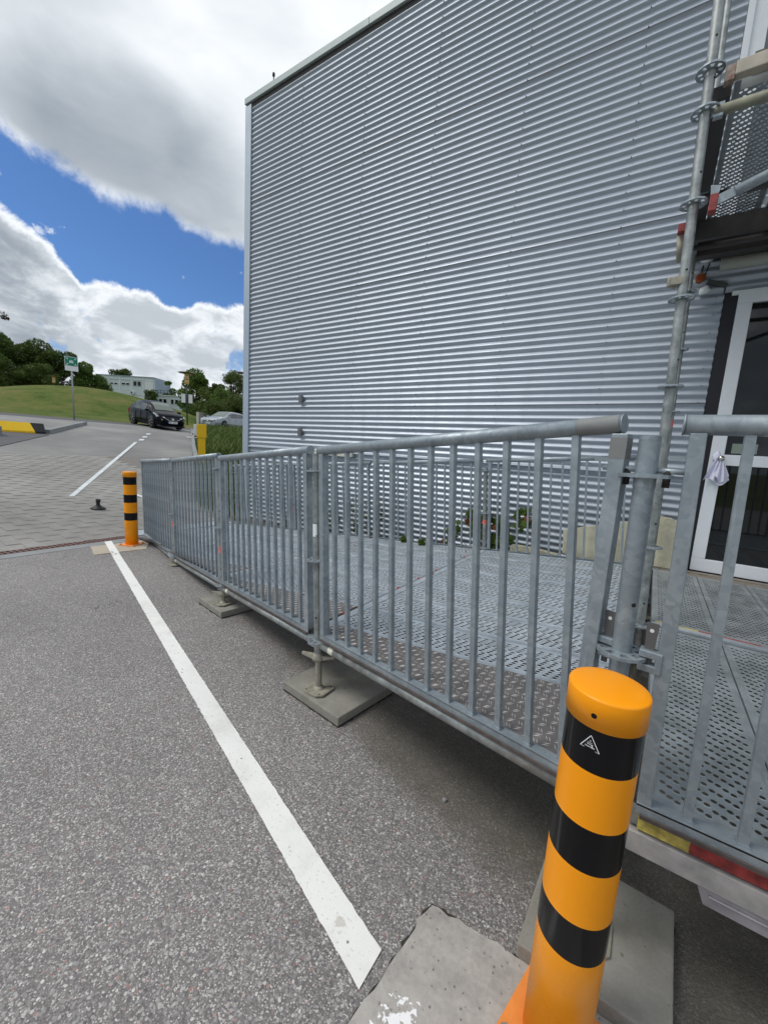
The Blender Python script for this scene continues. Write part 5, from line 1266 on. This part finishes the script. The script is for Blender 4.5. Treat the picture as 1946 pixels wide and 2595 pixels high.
    for xs_, nm in ((xf+0.02, 'number_plate'), (x0-0.035, 'number_plate')):
        mb = MB(); zz = 0.42 if xs_ > 0 else 0.62; mb.box(xs_-0.006, xs_+0.006, -0.26, 0.26, zz-0.055, zz+0.055)
        q = mb.build(nm, M_label, root)
        e_ = MB(); sg_ = 1 if xs_ > 0 else -1
        e_.box(xs_+sg_*0.0065-0.0005, xs_+sg_*0.0065+0.0005, -0.255, -0.215, zz-0.05, zz+0.05) if sg_ > 0 else e_.box(xs_-0.007, xs_-0.006, 0.215, 0.255, zz-0.05, zz+0.05)
        e_.build('blue_band', material('eu_blue', (0.01, 0.05, 0.4), 0.5), q)
        for kx in range(7):
            if kx == 2: continue
            e_ = MB(); yy = -0.18+kx*0.058; e_.box(xs_+sg_*0.007-0.0005, xs_+sg_*0.007+0.0005, yy, yy+0.030, zz-0.03, zz+0.03); e_.build('plate_character', M_pole, q)
    mb = MB(); mb.box(x0+0.02, xf-0.04, -w*0.86, w*0.86, 0.16, 0.26); mb.build('underbody', M_blk, root)
    return root
car('black hatchback parked half on grass at the top of the road, headlights towards the viewer', (-25.85, 13.18, terrain(-25.85, 13.18)-0.01), R(-3), math.atan(0.07), M_blackcar, 4.1, 1.70, 1.55, True)
car('silver hatchback seen from behind, half hidden by the building corner', (-29.0, 20.2, terrain(-29, 20.2)-0.02), R(-71), 0.0, M_silvercar, 4.2, 1.72, 1.47, False)

# ============================================================ vegetation
def leaf_cloud(mb, c, r, n, size, flat=0.9, shell=0.55, mi=0):
    for _ in range(n):
        while True:
            p = Vector((random.uniform(-1, 1), random.uniform(-1, 1), random.uniform(-1, 1)))
            if 0.01 < p.length <= 1: break
        p = p.normalized()*(p.length**shell)
        P = Vector(c)+Vector((p.x*r[0], p.y*r[1], p.z*r[2]))
        a = Vector((random.gauss(0, 1), random.gauss(0, 1), random.gauss(0, 0.7))).normalized(); b = a.orthogonal().normalized(); ang = random.random()*6.28
        u = (b*math.cos(ang)+a.cross(b)*math.sin(ang))*size*random.uniform(0.5, 1.2); v = a.cross(u).normalized()*size*random.uniform(0.3, 0.7)
        mb.quad([P-u*0.6, P-v*0.5+u*0.1, P+u, P+v*0.5+u*0.1], mi)
def tree(label, x, y, h, spread, leaf, n=9000, size=0.28, trunk=0.25, zb=None, blobs=14, low=0.12, grp=None, sparse=False, cat='tree', name='tree', clump=0.36):
    zb = terrain(x, y)-0.2 if zb is None else zb; blobs = int(blobs*1.9)
    o = empty(name, label, cat, (x, y, zb), (0, 0, 0), grp)
    t = MB(); t.cyl((0, 0, 0), (0, 0, h*0.45), trunk, 8, trunk*0.6, caps=False)
    crown = MB(); cs = []
    for k in range(blobs):
        a = random.uniform(0, 6.28); rr = spread*math.sqrt(random.random())*0.72; zz = h*(low+(0.90-low)*random.random()); env = math.sqrt(max(0.05, 1-((zz/h-0.45)/0.62)**2))
        cs.append((rr*math.cos(a)*env, rr*math.sin(a)*env, zz))
    cs.append((0, 0, h*0.85))
    for c in cs:
        br_ = spread*random.uniform(clump*0.35, clump*1.2)
        nb_ = int(n/len(cs))
        leaf_cloud(crown, c, (br_, br_, br_*0.75), int(nb_*0.45+nb_*0.9*br_/(spread*clump)), size*0.85, shell=0.50 if not sparse else 0.9)
        t.cyl((0, 0, h*0.3), c, trunk*0.28, 5, trunk*0.05, caps=False)
    t.build('trunk', M_bark, o); crown.build('crown', leaf, o)
    return o
random.seed(21)
TG = 'dark trees behind the mound'
tree('tallest dark tree of the mass at the left edge behind the mound', -83.5, 19.6, 12.6, 5.4, M_leafd, 15000, 0.42, 0.35, grp=TG, zb=3.0, low=0.05, blobs=20)
tree('dark tree right of the tallest one, crown a little lower', -83, 23.4, 12.2, 4.4, M_leafd, 14000, 0.40, 0.3, grp=TG, zb=3.2, low=0.05, blobs=18)
tree('dark shaggy tree just left of the assembly sign', -79.9, 25.6, 10.9, 3.5, M_leafd, 11000, 0.38, 0.3, grp=TG, zb=3.4, low=0.05, blobs=16)
tree('low dark thicket tree cut by the left edge', -75, 17.0, 8.4, 4.2, M_leafd, 11000, 0.36, 0.3, grp=TG, zb=3.0, low=0.03, blobs=16)
tree('low dark thicket between the left trees and the small lamp', -74, 21.5, 7.2, 3.6, M_leafd, 9000, 0.36, 0.2, grp=TG, zb=3.4, low=0.03, blobs=14)
tree('rounded green tree right of the assembly sign', -80.0, 29.6, 10.2, 3.3, M_leafm, 14000, 0.32, 0.3, grp=TG, zb=3.2, low=0.03, blobs=22, clump=0.42)
tree('small dark tree touching the left end of the white container building', -77, 30.9, 7.0, 1.3, M_leafd, 3500, 0.28, 0.15, zb=3.2, grp=TG, low=0.03, clump=0.5)
tree('lone tree top rising above the flat roof of the white containers', -127.4, 55.2, 14.6, 3.2, M_leafd, 3600, 0.55, 0.3, zb=6, low=0.55, sparse=True, blobs=16)
tree('dense green tree right behind the lamp post', -74.0, 45.2, 11.4, 4.2, M_leafm, 17000, 0.36, 0.3, zb=3, low=0.03, clump=0.42, blobs=22)
tree('small green tree left of the lamp post behind the container roof', -95, 51.0, 12.4, 2.2, M_leafm, 5000, 0.40, 0.25, zb=3)
tree('olive bushy tree between the lamp post and the building corner', -56.6, 37.3, 7.3, 2.7, M_leafo, 12000, 0.26, 0.25, zb=2.8, low=0.02, clump=0.45, blobs=18)
tree('thin light tree with feathery top near the building corner', -45.3, 32.8, 8.0, 2.6, M_leafo, 9000, 0.20, 0.22, zb=2.6, low=0.15, sparse=True, blobs=26, clump=0.30)
tree('dark green tree low beside the building corner', -51.7, 36.6, 6.3, 3.0, M_leafm, 9000, 0.26, 0.25, zb=2.7, low=0.02, clump=0.42)
tree('wide olive bush above the silver car', -39.5, 29.3, 3.9, 2.3, M_leafo, 11000, 0.20, 0.15, zb=2.6, low=0.10, cat='bush', name='bush', clump=0.45)
tree('olive bush left of the wide one, behind the low pale wall', -45.0, 30.0, 3.6, 2.3, M_leafo, 9000, 0.20, 0.15, zb=2.7, low=0.10, cat='bush', name='bush', clump=0.45)
tree('round dark bush in front of the white containers', -91.0, 45.3, 4.9, 1.5, M_leafd, 4500, 0.26, 0.15, zb=6.4, low=0.02, cat='bush', name='bush', clump=0.5)
# overhanging branch at the left edge
o = empty('overhanging_branch', 'reddish brown leafy branch tip entering at the left edge against the clouds', 'branch', (-27.5, 6.3, 6.85))
mb = MB(); mb.cyl((0.3, -3.0, 0.35), (0.0, 0.2, 0.15), 0.05, 6, 0.012); mb.build('twig', M_bark, o)
mb = MB()
for c, r_ in (((0, 0.30, 0.05), 0.32), ((0.0, -0.1, 0.22), 0.30), ((0, 0.55, -0.08), 0.16), ((0.05, -0.6, 0.3), 0.4), ((0.1, -1.4, 0.4), 0.5)):
    leaf_cloud(mb, c, (r_, r_, r_*0.6), 90, 0.09)
mb.build('leaves', M_leafr, o)

# blades: bed beside the building, kerb fringes, scattered on the mound
def blades(name, label, n, pick, h0, h1, mt, wv=0.014, arch=0.5):
    mb = MB()
    for _ in range(n):
        q = pick()
        if q is None: continue
        x, y = q; z = terrain(x, y)-0.02; h = random.uniform(h0, h1); a = random.random()*6.28; b = Vector((math.cos(a), math.sin(a), 0)); s = Vector((-b.y, b.x, 0))*wv*random.uniform(0.6, 1.3)
        P0 = Vector((x, y, z)); P1 = P0+b*h*arch*0.3+Vector((0, 0, h*0.6)); P2 = P0+b*h*arch+Vector((0, 0, h))
        mb.quad([P0-s, P0+s, P1+s*0.8, P1-s*0.8]); mb.quad([P1-s*0.8, P1+s*0.8, P2])
    o = mb.build(name, mt); o['label'] = label; return tag(o, kind='stuff')
def pick_bed():
    x = random.uniform(-12.6, -6.3); lo = road_right(x)+0.05; y = random.uniform(lo, lo+6.0)
    if x > -6.6 and y > 4.6: return None
    return (x, y)
blades('tall_grass', 'tall green grass in the bed beside the building corner', 17000, pick_bed, 0.12, 0.36, M_blade, 0.012)
def pick_far():
    x = random.uniform(-25.0, -12.6); lo = road_right(x)+0.45; return (x, random.uniform(lo, lo+9.0))
blades('meadow_grass', 'long meadow grass behind the yellow post', 17000, pick_far, 0.3, 0.75, M_blade, 0.022)
# soil in the bed
mb = MB(); mb.prism([(-12.4, 7.7), (-7.4, 4.56), (-6.25, 4.72), (-6.25, 12), (-12.4, 12)], lambda p: terrain(*p)-0.1, lambda p: terrain(*p)+0.01)
tag(mb.build('planting_bed', M_grass), kind='structure')

# vine leaves behind the rear railing and weeds
def vine(label, pts, mt_list, name='vine', n=34, size=0.055):
    cx_ = sum(p[0] for p in pts)/len(pts); cy_ = sum(p[1] for p in pts)/len(pts); cz_ = min(p[2] for p in pts)
    o = empty(name, label, 'climbing plant' if name == 'vine' else 'weed', (cx_, cy_, cz_))
    st = MB(); 
    for p in pts: st.cyl((0, 0, -0.3), (p[0]-cx_, p[1]-cy_, p[2]-cz_), 0.005, 5, 0.002, caps=False)
    st.build('stems', M_bark, o)
    for p in pts:
        for k in range(n//len(pts)+1):
            c = Vector((p[0]-cx_+random.gauss(0, 0.055), p[1]-cy_+random.gauss(0, 0.03), p[2]-cz_+random.gauss(0, 0.065)))
            a = Vector((random.uniform(-0.6, 0.6), -1, random.uniform(-0.2, 0.9))).normalized(); u = a.orthogonal().normalized(); ang = random.uniform(0, 6.28); u = u*math.cos(ang)+a.cross(u)*math.sin(ang); v = a.cross(u)
            mb = MB(); s = size*random.uniform(0.6, 1.15); m_ = []
            for i in range(10):   # five-lobed leaf
                t = i/10*2*math.pi; rr_ = s*(1.0 if i % 2 == 0 else 0.55); m_.append(c+u*rr_*math.cos(t)+v*rr_*math.sin(t)+a*(0.008 if i % 2 else -0.004))
            mb.quad(m_); mb.build('leaf', random.choice(mt_list), o)
    return o
random.seed(5)
vine('green and reddish vine leaves climbing behind the rear railing post', [(-1.93, 4.52, 0.50), (-1.78, 4.52, 0.62), (-1.70, 4.52, 0.72), (-1.60, 4.52, 0.55), (-1.42, 4.52, 0.52), (-1.38, 4.52, 0.66), (-1.30, 4.52, 0.58), (-1.14, 4.52, 0.78), (-1.08, 4.52, 0.82), (-1.50, 4.52, 0.78)], [M_vine, M_vine, M_vine, M_vine, M_vine2], n=90)
def weed(label, x, y, h, zb, flowers=3, name='weed'):
    o = empty(name, label, 'weed', (x, y, zb)); st = MB(); lf = MB(); fl = MB()
    for k in range(5):
        a = random.uniform(0, 6.28); tip = Vector((math.cos(a)*h*0.25, math.sin(a)*h*0.12, h*random.uniform(0.6, 1.0))); st.cyl((0, 0, 0), tip, 0.005, 5, 0.002)
        for j in range(12):
            t = random.uniform(0.15, 0.95); leaf_cloud(lf, tip*t, (0.04, 0.04, 0.03), 2, 0.035)
        if k < flowers: fl.lathe([(0.0001, 0), (0.016, 0.003), (0.012, 0.010), (0.0001, 0.012)], 8, tuple(tip))
    st.build('stems', M_bark, o); lf.build('leaves', M_vine, o)
    if flowers: fl.build('flowers', M_flower, o)
weed('taller yellow flowered weed between rear railing and wall', -3.45, 4.55, 0.75, 0.15)
weed('yellow flowered weed right beside the rear scaffold post', -3.15, 4.54, 0.62, 0.15)
weed('short leafy weed further down the wall foot', -3.9, 4.55, 0.5, 0.08, 2)
weed('scruffy weed near the wall at the low end', -4.9, 4.55, 0.4, 0.04, 1)
weed('tiny weed sprouting through the deck edge', -2.55, 4.36, 0.08, zd(-2.55), 0)
weed('small weed sprig on the deck beside the rear railing', -2.25, 4.30, 0.07, zd(-2.25), 0)
# litter of leaves on deck
mb = MB()
for k in range(26):
    x = random.uniform(-3.6, -1.4); y = random.uniform(3.7, 4.35) if k < 22 else random.uniform(2.0, 3.5)
    leaf_cloud(mb, (x, y, zd(x)+0.012), (0.02, 0.02, 0.004), 2, 0.022)
tag(mb.build('fallen_leaves', M_vine2), kind='stuff')

# ============================================================ far buildings
cb_ = empty('container_building', 'white two storey container office behind the mound', 'building', (-95.4, 48.5, 7.0))
dF = (Vector((-105.94, 41.57, 0))-Vector((-95.37, 48.52, 0))).normalized(); nF = Vector((-dF.y, dF.x, 0))
if nF.dot(Vector((95, -48, 0))) < 0: nF = -nF
def CB(s, d, z): return tuple(dF*s+nF*d+Vector((0, 0, z)))        # s along facade to the left, d towards the viewer
def cbox(mb, s0, s1, d0, d1, z0, z1, mi=0): mb.hexa([CB(s0, d0, z0), CB(s0, d1, z0), CB(s1, d1, z0), CB(s1, d0, z0), CB(s0, d0, z1), CB(s0, d1, z1), CB(s1, d1, z1), CB(s1, d0, z1)], mi)
ZR = 7.35
for k in range(5):
    s0 = k*2.62; mb = MB(); cbox(mb, s0, s0+2.60, -6.5, 0.0, 3.3, ZR); 
    unit = mb.build('wall', M_cont, cb_)
    mb = MB(); cbox(mb, s0+0.0, s0+0.12, 0.0, 0.05, 3.3, ZR-0.1); cbox(mb, s0+2.48, s0+2.6, 0.0, 0.05, 3.3, ZR-0.1); cbox(mb, s0+0.3, s0+2.3, 0, 0.12, ZR-0.72, ZR-0.55); mb.build('frame_post', M_shut, unit)
    if k == 0: 
        mb = MB(); cbox(mb, s0+0.35, s0+2.25, 0, 0.08, ZR-3.0, ZR-0.75); mb.build('shutter', M_shut, unit)
    else:
        hh = {1: (ZR-1.95, ZR-1.0), 2: (ZR-1.85, ZR-1.45), 3: (ZR-1.85, ZR-1.55), 4: (ZR-1.95, ZR-0.95)}[k]
        for q in (0.5, 1.45):
            mb = MB(); cbox(mb, s0+q-0.06, s0+q+0.76, 0, 0.06, hh[0]-0.1, hh[1]+0.08); wn = mb.build('window', M_shut, unit)
            mb = MB(); cbox(mb, s0+q, s0+q+0.70, 0.06, 0.08, hh[0], hh[1]); mb.build('pane', M_glass, wn)
    if k in (2, 4) or k == 1:
        if k != 1 or True:
            if k != 4 or True:
                pass
for s0 in (4.6, 9.7):
    mb = MB(); cbox(mb, s0, s0+0.65, 0.05, 0.40, 3.55, 4.15); ac = mb.build('air_conditioner', M_shut, cb_)
    mb = MB(); cbox(mb, s0+0.3, s0+0.6, 0.40, 0.42, 3.62, 4.08); mb.build('fan_grille', M_pole, ac)
mb = MB(); cbox(mb, -0.05, 13.2, -6.6, 0.15, ZR, ZR+0.12); mb.build('roof', M_cont2, cb_)
mb = MB(); cbox(mb, -0.06, 0.0, -6.5, 0.0, 3.3, ZR-0.02); mb.build('end_wall', M_cont2, cb_)
mb = MB(); cbox(mb, 0.5, 12.8, -6, -0.05, 0.0, 3.28); mb.build('lower_wall', M_shut, cb_)
# lower block in front
lb = empty('container_annex', 'lower white container block with four small dark windows and a roof railing', 'building', (-88.0, 50.2, 5.4))
def LB(s, d, z): return tuple(dF*s+nF*d+Vector((0, 0, z)))
def lbox(mb, s0, s1, d0, d1, z0, z1, mi=0): mb.hexa([LB(s0, d0, z0), LB(s0, d1, z0), LB(s1, d1, z0), LB(s1, d0, z0), LB(s0, d0, z1), LB(s0, d1, z1), LB(s1, d1, z1), LB(s1, d0, z1)], mi)
mb = MB(); lbox(mb, 0, 5.4, -6.5, 0, 0, 4.95); mb.build('wall', M_cont, lb)
mb = MB(); lbox(mb, -0.05, 0, -6.5, 0, 0, 4.9); mb.build('end_wall', M_cont2, lb)
mb = MB(); lbox(mb, -0.1, 5.5, -6.6, 0.15, 4.95, 5.1); mb.build('roof', M_shut, lb)
for s0 in (0.55, 1.5, 3.1, 4.05):
    mb = MB(); lbox(mb, s0-0.06, s0+0.72, 0, 0.06, 3.2, 4.35); wn = mb.build('window', M_shut, lb)
    mb = MB(); lbox(mb, s0+0.02, s0+0.64, 0.06, 0.08, 3.3, 4.25); mb.build('pane', M_glass, wn)
mb = MB()
for k in range(8): 
    s = -0.0; mb.bar(LB(0, -k*0.9, 5.1), LB(0, -k*0.9, 6.1), 0.06, 0.06)
    mb.bar(LB(min(5.4, k*0.75), -0.3, 5.1), LB(min(5.4, k*0.75), -0.3, 6.1), 0.06, 0.06)
for zz in (5.6, 6.1): mb.bar(LB(0, 0, zz), LB(0, -6.4, zz), 0.06, 0.06); mb.bar(LB(0, -0.3, zz), LB(5.4, -0.3, zz), 0.06, 0.06)
mb.build('roof_railing', M_pole, lb)
mb = MB(); mb.box(-45.0, -44.5, 27.5, 31.5, 2.0, 4.55); tag(mb.build('low_wall', material('pale_wall', (0.40, 0.39, 0.35), 0.8)), 'low pale wall behind the silver car, below the olive bushes', 'wall')
